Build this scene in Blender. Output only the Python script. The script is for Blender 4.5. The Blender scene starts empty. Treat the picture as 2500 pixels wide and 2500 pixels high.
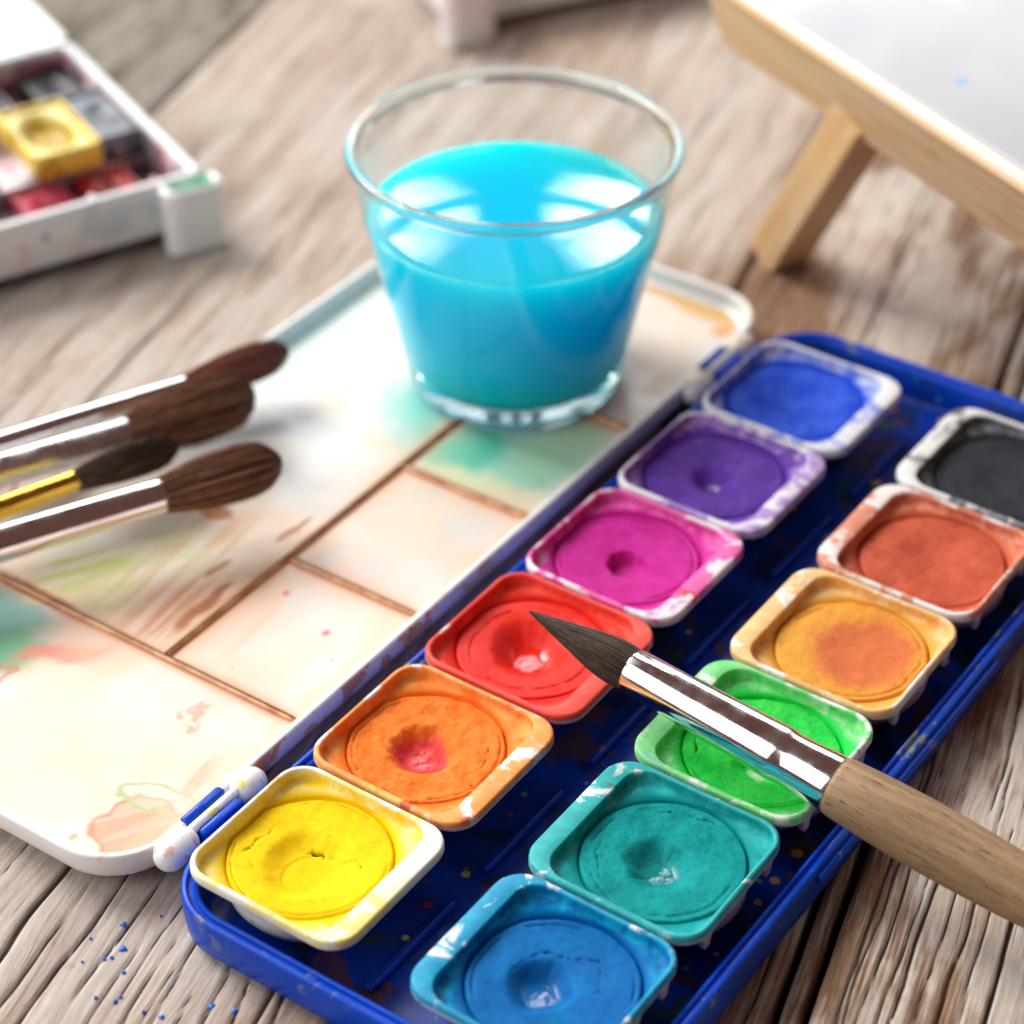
import bpy, math, random
import numpy as np
from mathutils import Matrix, Vector

random.seed(7)
RNG = np.random.default_rng(11)
MM = 0.001
sc = bpy.context.scene
COL = sc.collection

# ------------------------------------------------------------------ camera
CAM = Vector((188.463, -210.078, 292.073))          # millimetres
YAW, PIT, ROL = -0.612755, 0.645050, -0.007036
d = Vector((math.sin(YAW) * math.cos(PIT), math.cos(YAW) * math.cos(PIT), -math.sin(PIT)))
r = d.cross(Vector((0, 0, 1))).normalized()
u = r.cross(d)
r2 = r * math.cos(ROL) + u * math.sin(ROL)
u2 = -r * math.sin(ROL) + u * math.cos(ROL)
cam_data = bpy.data.cameras.new('camera')
cam = bpy.data.objects.new('camera', cam_data)
COL.objects.link(cam)
M = Matrix((r2, u2, -d)).transposed().to_4x4()
M.translation = CAM * MM
cam.matrix_world = M
cam_data.sensor_width = 36.0
cam_data.lens = 84.483
cam_data.clip_start = 0.01
cam_data.clip_end = 50.0
cam_data.dof.use_dof = True
cam_data.dof.focus_distance = 0.402
cam_data.dof.aperture_fstop = 12.0
sc.camera = cam

# ------------------------------------------------------------------ world + lamps
world = bpy.data.worlds.new('World')
sc.world = world
world.use_nodes = True
bg = world.node_tree.nodes['Background']
bg.inputs[0].default_value = (0.88, 0.40, 0.31, 1)
bg.inputs[1].default_value = 0.135

H = Vector((-0.575, 0.818, 0))      # horizontal view direction
R = Vector((0.818, 0.575, 0))       # to the right of it
TGT = Vector((-0.02, 0.09, 0.01))


def area(name, az, el, dist, sx, sy, radiance, color, target=TGT):
    """rectangular window-like lamp; az in degrees to the right of the view direction"""
    a, e = math.radians(az), math.radians(el)
    dirv = (H * math.cos(a) + R * math.sin(a)) * math.cos(e) + Vector((0, 0, math.sin(e)))
    L = bpy.data.lights.new(name, 'AREA')
    L.shape = 'RECTANGLE'
    L.size, L.size_y = sx, sy
    L.energy = radiance * math.pi * sx * sy
    L.color = color
    o = bpy.data.objects.new(name, L)
    COL.objects.link(o)
    o.location = target + dirv * dist
    o.rotation_euler = dirv.to_track_quat('Z', 'Y').to_euler()
    return o


area('window_light', -50, 41, 2.4, 1.15, 1.15, 18.5, (1.0, 0.985, 0.96))
area('side_window_light', -114, 34, 2.0, 1.5, 2.0, 3.0, (0.95, 0.975, 1.0))
area('back_window_light', 21, 27, 3.2, 0.95, 1.3, 5.0, (0.95, 0.97, 1.0))
area('back_left_window_light', -15.5, 25, 3.2, 0.6, 1.4, 7.0, (0.96, 0.98, 1.0))
area('right_fill_light', 60, 28, 2.5, 1.2, 0.9, 2.0, (0.95, 0.975, 1.0))  # fill lamp added from the right, no window known there
GL = Vector((-0.059, 0.144, 0.044))
for az0, w, rows in ((-2.6, 2.1, ((28.6, 1.55, 30), (30.4, 1.5, 30))), (2.8, 2.5, ((28.6, 1.55, 30), (30.3, 1.4, 30))),
                     (-3.7, 2.9, ((35.0, 4.4, 13), (40.2, 4.6, 13), (45.6, 5.0, 13))), (3.9, 3.3, ((35.0, 4.4, 13), (40.2, 4.6, 13), (45.6, 5.0, 13)))):
    for el0, hh, rad in rows:
        dist = 3.2
        area('window_pane_light', az0, el0, dist, dist * math.radians(w), dist * math.radians(hh), rad, (0.95, 0.98, 1.0), GL)

sc.view_settings.view_transform = 'Standard'
sc.view_settings.look = 'None'
sc.view_settings.exposure = 0.0
sc.view_settings.gamma = 1.0
sc.render.engine = 'CYCLES'
cy = sc.cycles
cy.use_denoising = True
cy.max_bounces = 12
cy.transmission_bounces = 10
cy.transparent_max_bounces = 16
cy.glossy_bounces = 6
cy.diffuse_bounces = 4
cy.sample_clamp_indirect = 6.0
cy.blur_glossy = 0.5


# ------------------------------------------------------------------ numpy noise
def _hash(ix, iy, seed):
    h = (ix.astype(np.int64) * 374761393 + iy.astype(np.int64) * 668265263 + seed * 2147483647) & 0xFFFFFFFF
    h = ((h ^ (h >> 13)) * 1274126177) & 0xFFFFFFFF
    h = (h ^ (h >> 16)) & 0xFFFFFFFF
    return h / 4294967295.0


def vn(x, y, seed=0):
    x = np.asarray(x, float); y = np.asarray(y, float)
    ix, iy = np.floor(x), np.floor(y)
    fx, fy = x - ix, y - iy
    fx = fx * fx * (3 - 2 * fx); fy = fy * fy * (3 - 2 * fy)
    a = _hash(ix, iy, seed); b = _hash(ix + 1, iy, seed)
    c = _hash(ix, iy + 1, seed); e = _hash(ix + 1, iy + 1, seed)
    return (a * (1 - fx) + b * fx) * (1 - fy) + (c * (1 - fx) + e * fx) * fy


def fbm(x, y, octv=4, seed=0):
    s, a, t = 0.0, 0.5, 0.0
    for k in range(octv):
        s = s + a * vn(x * 2 ** k + 17.3 * k, y * 2 ** k - 9.1 * k, seed + k)
        t += a
        a *= 0.5
    return s / t


def sst(x, a, b):
    t = np.clip((x - a) / (b - a), 0, 1)
    return t * t * (3 - 2 * t)


def polydist(x, y, pts):
    best = np.full(np.shape(x), 1e9)
    for (ax, ay), (bx, by) in zip(pts[:-1], pts[1:]):
        vx, vy = bx - ax, by - ay
        t = np.clip(((x - ax) * vx + (y - ay) * vy) / (vx * vx + vy * vy + 1e-12), 0, 1)
        best = np.minimum(best, np.hypot(x - ax - t * vx, y - ay - t * vy))
    return best


# ------------------------------------------------------------------ material helper
class G:
    def __init__(self, name):
        self.m = bpy.data.materials.new(name)
        self.m.use_nodes = True
        self.t = self.m.node_tree
        self.t.nodes.clear()
        self.out = self.t.nodes.new('ShaderNodeOutputMaterial')
        self._co = None

    def link(self, sock, v):
        if isinstance(v, bpy.types.NodeSocket):
            self.t.links.new(v, sock)
        elif v is not None:
            if isinstance(v, (tuple, list)) and len(v) == 3 and len(sock.default_value) == 4:
                v = (*v, 1)
            sock.default_value = v

    def n(self, typ, ins=None, **attrs):
        nd = self.t.nodes.new(typ)
        for k, v in attrs.items():
            setattr(nd, k, v)
        for k, v in (ins or {}).items():
            self.link(nd.inputs[k], v)
        return nd

    def co(self, scale=(1, 1, 1), off=(0, 0, 0)):
        """object coordinates in millimetres, scaled"""
        if self._co is None:
            tc = self.n('ShaderNodeTexCoord')
            v = self.n('ShaderNodeVectorMath', operation='SCALE')
            self.link(v.inputs[0], tc.outputs['Object'])
            v.inputs['Scale'].default_value = 1000.0
            self._co = v.outputs[0]
        if scale == (1, 1, 1) and off == (0, 0, 0):
            return self._co
        mp = self.n('ShaderNodeVectorMath', operation='MULTIPLY_ADD')
        self.link(mp.inputs[0], self._co)
        mp.inputs[1].default_value = scale
        mp.inputs[2].default_value = off
        return mp.outputs[0]

    def noise(self, vec, scale=1.0, detail=3, rough=0.55, dist=0.0):
        nd = self.n('ShaderNodeTexNoise', {'Vector': vec, 'Scale': scale, 'Detail': detail, 'Roughness': rough, 'Distortion': dist})
        return nd.outputs[0]

    def voro(self, vec, scale=1.0, feature='F1', rnd=1.0):
        nd = self.n('ShaderNodeTexVoronoi', {'Vector': vec, 'Scale': scale, 'Randomness': rnd}, feature=feature)
        return nd

    def mth(self, op, a, b=None, c=None, clamp=False):
        nd = self.n('ShaderNodeMath', operation=op, use_clamp=clamp)
        for i, v in enumerate((a, b, c)):
            if v is not None:
                self.link(nd.inputs[i], v)
        return nd.outputs[0]

    def ss(self, x, lo, hi, a=0.0, b=1.0):
        nd = self.n('ShaderNodeMapRange', {'Value': x, 'From Min': lo, 'From Max': hi, 'To Min': a, 'To Max': b}, interpolation_type='SMOOTHSTEP')
        return nd.outputs[0]

    def mix(self, f, a, b, mode='MIX'):
        nd = self.n('ShaderNodeMix', data_type='RGBA', blend_type=mode)
        self.link(nd.inputs[0], f); self.link(nd.inputs[6], a); self.link(nd.inputs[7], b)
        return nd.outputs[2]

    def ramp(self, f, stops):
        nd = self.n('ShaderNodeValToRGB')
        cr = nd.color_ramp
        while len(cr.elements) < len(stops):
            cr.elements.new(0.5)
        for e, (p, c) in zip(cr.elements, stops):
            e.position = p
            e.color = (*c, 1)
        self.link(nd.inputs[0], f)
        return nd.outputs[0]

    def attr(self, name, out='Fac'):
        return self.n('ShaderNodeAttribute', attribute_name=name).outputs[out]

    def bump(self, h, strength=0.5, dist=0.0003, normal=None):
        nd = self.n('ShaderNodeBump', {'Height': h, 'Strength': strength, 'Distance': dist})
        if normal is not None:
            self.link(nd.inputs['Normal'], normal)
        return nd.outputs[0]

    def pbr(self, color, rough=0.5, metal=0.0, normal=None, **kw):
        p = self.n('ShaderNodeBsdfPrincipled')
        self.link(p.inputs['Base Color'], color)
        self.link(p.inputs['Roughness'], rough)
        self.link(p.inputs['Metallic'], metal)
        if normal is not None:
            self.link(p.inputs['Normal'], normal)
        for k, v in kw.items():
            self.link(p.inputs[k.replace('_', ' ')], v)
        self.t.links.new(p.outputs[0], self.out.inputs[0])
        return self.m


# ------------------------------------------------------------------ object helpers
def obj(name, verts, faces, mat, parent=None, smooth=True, world=False, attrs=None, cattrs=None, sharp=None):
    v = np.asarray(verts, float)
    me = bpy.data.meshes.new(name)
    if world and parent is not None:
        v = v - np.array(parent.location) / MM
    me.from_pydata((v * MM).tolist(), [], faces if isinstance(faces, list) else faces.tolist())
    me.polygons.foreach_set('use_smooth', np.full(len(me.polygons), smooth))
    if sharp is not None:
        me.set_sharp_from_angle(angle=math.radians(sharp))
    for k, a in (attrs or {}).items():
        at = me.attributes.new(k, 'FLOAT', 'POINT')
        at.data.foreach_set('value', np.asarray(a, np.float32).ravel())
    for k, a in (cattrs or {}).items():
        at = me.attributes.new(k, 'FLOAT_COLOR', 'POINT')
        c4 = np.ones((len(v), 4), np.float32); c4[:, :3] = a
        at.data.foreach_set('color', c4.ravel())
    for m in (mat if isinstance(mat, (list, tuple)) else [mat]):
        me.materials.append(m)
    me.update()
    o = bpy.data.objects.new(name, me)
    COL.objects.link(o)
    if parent is not None:
        o.parent = parent
    return o


def tag(o, label, cat=None, group=None, kind=None):
    o['label'] = label
    if cat: o['category'] = cat
    if group: o['group'] = group
    if kind: o['kind'] = kind
    return o


def thing(name, label, cat, loc=(0, 0, 0), rotz=0.0, group=None):
    o = bpy.data.objects.new(name, None)
    COL.objects.link(o)
    o.empty_display_size = 0.01
    o.location = Vector(loc) * MM
    o.rotation_euler = (0, 0, rotz)
    return tag(o, label, cat, group)


def loft(loops, cap0=True, cap1=True):
    """loops: list of (N,3); quads between successive loops"""
    n = len(loops[0])
    v = np.concatenate(loops)
    i = np.arange(n); j = (i + 1) % n
    f = []
    for k in range(len(loops) - 1):
        a = k * n
        f += np.stack([a + i, a + j, a + n + j, a + n + i], 1).tolist()
    if cap0: f.append(list(range(n))[::-1])
    if cap1: f.append(list(range((len(loops) - 1) * n, len(loops) * n)))
    return v, f


def lathe(prof, n=96, cap0=False, cap1=False):
    th = np.linspace(0, 2 * np.pi, n, endpoint=False)
    return loft([np.stack([p[0] * np.cos(th), p[0] * np.sin(th), np.full(n, p[1])], 1) for p in prof], cap0, cap1)


def spin_x(prof, n=48, cap0=True, cap1=True, wob=None):
    """profile (x, r) spun about the x axis"""
    th = np.linspace(0, 2 * np.pi, n, endpoint=False)
    L = []
    for x, rr in prof:
        L.append(np.stack([np.full(n, x), rr * np.cos(th), rr * np.sin(th)], 1))
    return loft(L, cap0, cap1)


def rrect(x0, x1, y0, y1, rc, n=12):
    pts = []
    for cx, cy_, a0 in ((x1 - rc, y1 - rc, 0), (x0 + rc, y1 - rc, 90), (x0 + rc, y0 + rc, 180), (x1 - rc, y0 + rc, 270)):
        for k in range(n + 1):
            a = math.radians(a0 + 90 * k / n)
            pts.append((cx + rc * math.cos(a), cy_ + rc * math.sin(a)))
    return np.array(pts)


def rr_polar(th, x0, x1, y0, y1, rc):
    p = rrect(x0, x1, y0, y1, rc, 24)
    q = []
    for a, b in zip(p, np.roll(p, -1, 0)):
        for t in np.linspace(0, 1, 20, endpoint=False):
            q.append(a + (b - a) * t)
    q = np.array(q)
    an = np.arctan2(q[:, 1], q[:, 0]) % (2 * np.pi)
    ra = np.hypot(q[:, 0], q[:, 1])
    o = np.argsort(an)
    an, ra = an[o], ra[o]
    return np.interp(th % (2 * np.pi), np.concatenate([an - 2 * np.pi, an, an + 2 * np.pi]), np.tile(ra, 3))


def ringloops(specs, x0, x1, y0, y1, rc, n=14):
    """rounded rectangle loops: specs (inset, z)"""
    L = []
    for ins, z in specs:
        p = rrect(x0 + ins, x1 - ins, y0 + ins, y1 - ins, max(rc - ins, 0.4), n)
        L.append(np.column_stack([p, np.full(len(p), z)]))
    return L


def box(x0, x1, y0, y1, z0, z1, b=0.4):
    """bevelled block as lofted rounded rectangles"""
    return loft(ringloops([(b, z0), (0, z0 + b), (0, z1 - b), (b, z1)], x0, x1, y0, y1, max(b, min(1.0, (x1 - x0) / 3, (y1 - y0) / 3)), 3))


def grid_faces(nu, nv, off=0):
    a = np.arange(nu * nv).reshape(nu, nv) + off
    return np.stack([a[:-1, :-1], a[1:, :-1], a[1:, 1:], a[:-1, 1:]], -1).reshape(-1, 4)


def axis_matrix(origin, xdir):
    x = Vector(xdir).normalized()
    y = Vector((0, 0, 1)).cross(x).normalized()
    z = x.cross(y)
    m = Matrix((x, y, z)).transposed().to_4x4()
    m.translation = Vector(origin) * MM
    return m


# ------------------------------------------------------------------ materials
def mat_wood(name, brown, pale, seed, worn=(0.40, 0.60), wav=12.0):
    """weathered board: brown core wood, worn pale patches, fine dark checks along the grain"""
    g = G(name)
    o = seed * 37.0
    wob = g.noise(g.co((0.035, 0.016, 0.03), (o, o, 0)), 1, 2)
    sep = g.n('ShaderNodeSeparateXYZ', {0: g.co()})
    xw = g.mth('MULTIPLY_ADD', g.mth('SUBTRACT', wob, 0.5), wav, sep.outputs[0])
    vec = g.n('ShaderNodeCombineXYZ', {0: xw, 1: sep.outputs[1], 2: o}).outputs[0]

    def sv(sx, sy):
        return g.n('ShaderNodeVectorMath', {0: vec, 1: (sx, sy, 1)}, operation='MULTIPLY').outputs[0]
    g1 = g.noise(sv(1.05, 0.040), 1, 7, 0.66)
    g2 = g.noise(sv(0.20, 0.010), 1, 4, 0.55)
    fine = g.noise(sv(4.6, 0.26), 1, 6, 0.75)
    big = g.noise(g.co((0.030, 0.017, 0.03), (o + 3, o, 2)), 1, 5, 0.6, 0.4)
    hue = g.noise(g.co((0.05, 0.02, 0.03), (o + 13, -o, 2)), 1, 3, 0.6)
    f = g.mth('ADD', g.mth('MULTIPLY', g1, 0.46), g.mth('MULTIPLY', g2, 0.24))
    f = g.mth('ADD', f, g.mth('MULTIPLY', fine, 0.36))
    cb = g.ramp(f, [(0.38, brown[0]), (0.52, brown[1]), (0.68, brown[2])])
    cp = g.ramp(f, [(0.38, pale[0]), (0.52, pale[1]), (0.68, pale[2])])
    w = g.ss(g.mth('ADD', big, g.mth('MULTIPLY', g.mth('SUBTRACT', g.mth('ADD', g2, g1), 1.0), 0.45)), worn[0], worn[1])
    col = g.mix(w, cb, cp)
    col = g.mix(g.ss(hue, 0.50, 0.72, 0.0, 0.5), col, g.mix(1.0, col, (1.0, 0.80, 0.62), 'MULTIPLY'))
    stain = g.noise(g.co((0.11, 0.07, 0.1), (o, 7, -o)), 1, 5, 0.65, 0.5)
    col = g.mix(g.ss(stain, 0.60, 0.74, 0.0, 0.45), col, g.mix(1.0, col, (0.50, 0.42, 0.37), 'MULTIPLY'))
    crk = g.attr('crack')
    fcrk = g.ss(g.noise(sv(1.5, 0.022), 1, 3, 0.5), 0.335, 0.30)
    col = g.mix(g.mth('MULTIPLY', fcrk, 0.6), col, (0.055, 0.036, 0.025))
    col = g.mix(g.ss(crk, 0.15, 0.8, 0.0, 0.92), col, (0.035, 0.023, 0.016))
    hgt = g.mth('ADD', g.mth('MULTIPLY', g1, 0.5), g.mth('MULTIPLY', fine, 0.6))
    hgt = g.mth('SUBTRACT', hgt, g.mth('MULTIPLY', fcrk, 0.5))
    return g.pbr(col, 0.85, normal=g.bump(hgt, 0.6, 0.0005), Specular_IOR_Level=0.2)


def mat_plastic(name, base, rough=0.35, stain=None, amount=0.5, scale=0.12, bump=0.05, sss=0.0, speck=None):
    g = G(name)
    col = base
    nz = g.noise(g.co(), 0.05, 4, 0.5)
    col = g.mix(g.ss(nz, 0.3, 0.7, 0.0, 0.25), col, tuple(c * 0.9 for c in base))
    for k, (c, a, s) in enumerate(stain or []):
        m = g.noise(g.co((1, 1, 1), (k * 31.7, k * 11.3, k * 5.1)), s, 5, 0.55, 0.6)
        col = g.mix(g.mth('MULTIPLY', g.ss(m, 0.62 - a * 0.3, 0.66 - a * 0.25), 0.85), col, c)
    if speck:
        for k, (c, s, th) in enumerate(speck):
            v = g.voro(g.co((1, 1, 1), (k * 13.1, 3.3 * k, 0)), s)
            pick = g.ss(g.n('ShaderNodeSeparateColor', {0: v.outputs['Color']}).outputs[0], 0.55, 0.6)
            m = g.mth('MULTIPLY', g.ss(v.outputs['Distance'], th, th * 0.75), pick)
            col = g.mix(m, col, c)
    if name == 'palette_rim_plastic':          # ochre splashes on the wall that faces the pans
        px, py, pz = g.n('ShaderNodeSeparateXYZ', {0: g.co()}).outputs
        side = g.mth('MULTIPLY', g.ss(px, -49.9, -49.4), g.mth('MULTIPLY', g.ss(py, 20, -10), g.ss(pz, 8.1, 7.6)))
        for c, o_, s_ in (((0.72, 0.42, 0.10), 3.0, 0.16), ((0.62, 0.20, 0.10), 40.0, 0.13)):
            m = g.noise(g.co((1, 1, 1), (o_, o_, o_)), s_, 4, 0.5, 0.6)
            col = g.mix(g.mth('MULTIPLY', side, g.ss(m, 0.55, 0.58, 0, 0.85)), col, c)
    rg = g.ss(nz, 0.3, 0.7, rough * 0.85, rough * 1.2)
    kw = {}
    if sss:
        kw = dict(Subsurface_Weight=sss, Subsurface_Radius=(0.0012, 0.001, 0.0009), Subsurface_Scale=1.0)
    return g.pbr(col, rg, normal=g.bump(g.noise(g.co(), 0.9, 4), bump, 0.0002), **kw)


# ------------------------------------------------------------------ table
ANG = math.radians(15.0)
table = thing('table', 'weathered grey brown plank table top under everything', 'table', (0, 0, 0), ANG)


def plank(xa, xb, seed, mat, dx=0.45, dy=2.2, ncr=40, wav=8.0, y0=-80, y1=440, drop=0.0, extra=()):
    rng = np.random.default_rng(seed)
    xs = np.linspace(xa, xb, max(6, int((xb - xa) / dx)))
    ys = np.linspace(y0, y1, int((y1 - y0) / dy))
    X, Y = np.meshgrid(xs, ys, indexing='ij')
    Xw = X + wav * (fbm(X / 34 + seed, Y / 62, 2, seed) - 0.5)
    Z = 0.9 * (fbm(X / 30, Y / 90, 3, seed + 5) - 0.5) + 0.24 * (fbm(Xw / 1.5, Y / 38, 3, seed + 9) - 0.5)
    C = np.zeros_like(X)
    cr = []
    for k in range(ncr):
        ln = rng.uniform(25, 150)
        cr.append((rng.uniform(xa, xb), y0 + (y1 - 20 - y0) * rng.uniform(0, 1) ** 1.6, ln, rng.uniform(0.14, 0.30), rng.uniform(0.3, 0.8)))
    cr += list(extra)
    for cx, cy0, ln, w, dep in cr:
        t = (Y - cy0) / ln
        sel = (t > 0) & (t < 1)
        if not sel.any():
            continue
        path = cx + 0.8 * (fbm(Y / 16, Y * 0 + cx, 3, seed + 31) - 0.5) * 2
        ww = w * np.sqrt(np.clip(np.sin(np.pi * np.clip(t, 0, 1)), 0, 1)) * (0.6 + 0.8 * vn(Y / 7, Y * 0 + cx, seed + 3)) + 0.02
        a = np.exp(-((Xw - path) / ww) ** 2) * sel
        Z -= dep * a
        C = np.maximum(C, a)
    ed = np.minimum(X - xa, xb - X) + 0.7 * (fbm(X / 3, Y / 8, 3, seed + 77) - 0.5)
    Z -= 1.4 * np.exp(-np.clip(ed, 0, None) / 0.55) + drop
    Z -= 0.45                      # keep the highest fibres just below z = 0
    nu, nv = X.shape
    v = np.stack([X, Y, Z], -1).reshape(-1, 3)
    idx = np.arange(nu * nv).reshape(nu, nv)
    border = np.concatenate([idx[:, 0], idx[-1, 1:], idx[-2::-1, -1], idx[0, -2:0:-1]])
    low = v[border].copy(); low[:, 2] = -20
    nb = len(border); b0 = len(v)
    f = grid_faces(nu, nv).tolist()
    for k in range(nb):
        k2 = (k + 1) % nb
        f.append([int(border[k2]), int(border[k]), b0 + k, b0 + k2])
    f.append(list(range(b0, b0 + nb))[::-1])
    return obj('plank', np.concatenate([v, low]), f, mat, table, attrs={'crack': np.concatenate([C.ravel(), np.zeros(nb)])})


BROWN = ((0.080, 0.042, 0.025), (0.25, 0.145, 0.088), (0.44, 0.31, 0.215))
PALE = ((0.29, 0.215, 0.16), (0.53, 0.45, 0.38), (0.72, 0.67, 0.605))
W_main = mat_wood('weathered_wood', ((0.14, 0.085, 0.055), (0.37, 0.28, 0.215), (0.53, 0.44, 0.365)), ((0.29, 0.225, 0.175), (0.50, 0.43, 0.37), (0.68, 0.63, 0.575)), 1, (0.18, 0.72), 10.0)
W_warm = mat_wood('weathered_wood_warm', BROWN, PALE, 2, (0.42, 0.60), 5.0)
W_olive = mat_wood('weathered_wood_olive', ((0.05, 0.042, 0.03), (0.13, 0.11, 0.08), (0.24, 0.21, 0.165)), ((0.14, 0.125, 0.10), (0.26, 0.24, 0.195), (0.42, 0.39, 0.33)), 3, (0.40, 0.6), 18.0)
plank(-268, -153.0, 3, W_olive, 1.2, 4.0, 14)
plank(-152.5, 12.3, 1, W_main, 0.42, 2.0, 60, extra=[(-36, -60, 60, 0.34, 1.0), (-25, -58, 44, 0.30, 0.9), (-15, -56, 60, 0.28, 0.9), (-6, -60, 50, 0.32, 1.0), (2, -60, 60, 0.28, 0.9), (-30, -50, 70, 0.28, 0.9), (-46, -40, 60, 0.36, 1.0), (-20, -45, 30, 0.25, 0.8), (-11, -50, 26, 0.25, 0.8), (-2, -44, 30, 0.25, 0.8), (-41, -48, 40, 0.25, 0.8)])
plank(14.6, 77.2, 4, W_warm, 0.45, 2.0, 30, 3.5)
plank(78.9, 81.8, 5, W_warm, 0.4, 2.0, 3, drop=0.5)
plank(83.6, 170, 6, W_warm, 0.36, 1.8, 34, 3.0, extra=[(96, -20, 90, 0.26, 1.0), (103, -30, 110, 0.22, 0.9), (91, -10, 80, 0.20, 0.9), (110, -20, 100, 0.24, 0.9), (99.5, 0, 60, 0.18, 0.8), (106, -10, 70, 0.18, 0.8)])

v, f = box(-268, 170, -80, 440, -32, -20.5, 1.0)  # dark slab added underneath so the gaps between planks look shaded
obj('gap_shade_slab', v, f, mat_plastic('gap_shade_dark', (0.030, 0.020, 0.014), 0.9), table)

# ------------------------------------------------------------------ watercolour box: blue tray
TX0, TX1, TY0, TY1 = -18.0, 69.0, -20.0, 190.0
pbox = thing('watercolour_box', 'open blue watercolour box with white mixing palette lid hinged on', 'paint box', (25, 85, 0))

g = G('blue_tray_plastic')
nb_ = g.noise(g.co(), 0.055, 5, 0.6, 0.8)
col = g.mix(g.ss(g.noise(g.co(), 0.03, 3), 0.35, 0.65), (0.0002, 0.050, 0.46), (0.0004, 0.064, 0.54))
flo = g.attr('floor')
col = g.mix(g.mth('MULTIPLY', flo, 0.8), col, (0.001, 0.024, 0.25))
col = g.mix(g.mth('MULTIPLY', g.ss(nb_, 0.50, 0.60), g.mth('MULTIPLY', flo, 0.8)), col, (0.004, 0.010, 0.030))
nb2 = g.noise(g.co((1, 1, 1), (50, 20, 0)), 0.075, 5, 0.6, 1.0)
col = g.mix(g.mth('MULTIPLY', g.ss(nb2, 0.575, 0.62), g.mth('MULTIPLY', flo, 0.8)), col, (0.085, 0.030, 0.016))
nb3 = g.noise(g.co((1, 1, 1), (10, 70, 0)), 0.06, 5, 0.6, 1.0)
col = g.mix(g.mth('MULTIPLY', g.ss(nb3, 0.58, 0.63), g.mth('MULTIPLY', flo, 0.75)), col, (0.012, 0.050, 0.036))
for k, (c, s, th) in enumerate((((0.55, 0.30, 0.03), 0.14, 0.16), ((0.35, 0.02, 0.02), 0.17, 0.14), ((0.10, 0.40, 0.10), 0.2, 0.12), ((0.6, 0.5, 0.05), 0.11, 0.1))):
    v = g.voro(g.co((1, 1, 1), (k * 17.7, k * 9.1, 0)), s)
    pick = g.ss(g.n('ShaderNodeSeparateColor', {0: v.outputs['Color']}).outputs[1], 0.6, 0.62)
    col = g.mix(g.mth('MULTIPLY', g.mth('MULTIPLY', g.ss(v.outputs['Distance'], th, th * 0.8), pick), g.mth('MULTIPLY', flo, 0.8)), col, c)
rim = g.attr('rim')
nr_ = g.noise(g.co((1, 1, 1), (5, 5, 5)), 0.10, 5, 0.65, 0.5)
col = g.mix(g.mth('MULTIPLY', g.ss(nr_, 0.60, 0.66), g.mth('MULTIPLY', rim, 0.7)), col, (0.30, 0.33, 0.07))
nr2 = g.noise(g.co((1, 1, 1), (45, 5, 5)), 0.13, 5, 0.65, 0.5)
col = g.mix(g.mth('MULTIPLY', g.ss(nr2, 0.63, 0.68), g.mth('MULTIPLY', rim, 0.5)), col, (0.02, 0.16, 0.20))
M_blue = g.pbr(col, g.ss(nb_, 0.4, 0.6, 0.26, 0.42), normal=g.bump(g.noise(g.co(), 0.6, 5), 0.08, 0.0003), Specular_IOR_Level=0.24)

specs = [(3.0, 0.2), (1.2, 0.5), (0.3, 1.6), (0.1, 4.0), (0.0, 7.9), (0.12, 8.6), (0.4, 8.9), (0.9, 8.9), (1.15, 8.6), (1.25, 8.05), (1.9, 8.0), (2.05, 8.5), (2.3, 8.7), (2.7, 8.6), (3.0, 8.2), (3.3, 3.0), (3.9, 1.9), (5.0, 1.5)]
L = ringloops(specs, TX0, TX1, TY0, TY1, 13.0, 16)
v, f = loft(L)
npl = len(L[0])
rimv = np.repeat([0.15, 0.15, 0.15, 0.3, 0.6, 1, 1, 1, 1, 1, 1, 1, 1, 0.8, 0.5, 0.1, 0, 0], npl)
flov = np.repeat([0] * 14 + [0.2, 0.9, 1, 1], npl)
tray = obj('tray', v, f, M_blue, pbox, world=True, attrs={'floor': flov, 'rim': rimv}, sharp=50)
for i in range(6):
    v, f = box(19.6, 21.0, i * 32 - 11.5, i * 32 + 11.5, 1.4, 3.2, 0.4)
    obj('floor_ridge', v, f, M_blue, pbox, world=True, attrs={'floor': np.full(len(v), 0.3), 'rim': np.zeros(len(v))})
v, f = box(68.6, 70.0, 46, 112, 5.8, 8.1, 0.35)
obj('latch_ledge', v, f, M_blue, pbox, world=True, attrs={'floor': np.zeros(len(v)), 'rim': np.full(len(v), 0.8)})

# ------------------------------------------------------------------ palette lid
LX0, LX1, LY0, LY1 = -109.5, -24.0, -19.5, 194.5
M_lidrim = mat_plastic('palette_rim_plastic', (0.84, 0.84, 0.81), 0.3,
                       stain=[((0.80, 0.62, 0.40), 0.08, 0.10)])
M_white = mat_plastic('white_plastic', (0.84, 0.85, 0.84), 0.28, stain=[((0.82, 0.74, 0.12), 0.30, 0.16), ((0.80, 0.45, 0.38), 0.10, 0.20)], speck=[((0.02, 0.25, 0.3), 0.7, 0.12)])
specs = [(9, 0.3), (5, 0.4), (2.2, 1.6), (0.8, 3.0), (0.2, 4.2), (0.0, 7.4), (0.2, 7.85), (0.55, 8.0), (1.1, 8.0), (1.45, 7.8), (1.6, 7.4), (1.8, 5.2), (2.4, 4.4), (3.4, 4.1)]
L = ringloops(specs, LX0, LX1, LY0, LY1, 13.0, 16)
v, f = loft(L, True, False)
lid = obj('palette_lid', v, f, M_lidrim, pbox, world=True)
lid['label'] = 'white palette lid stained with dried paint'

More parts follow.
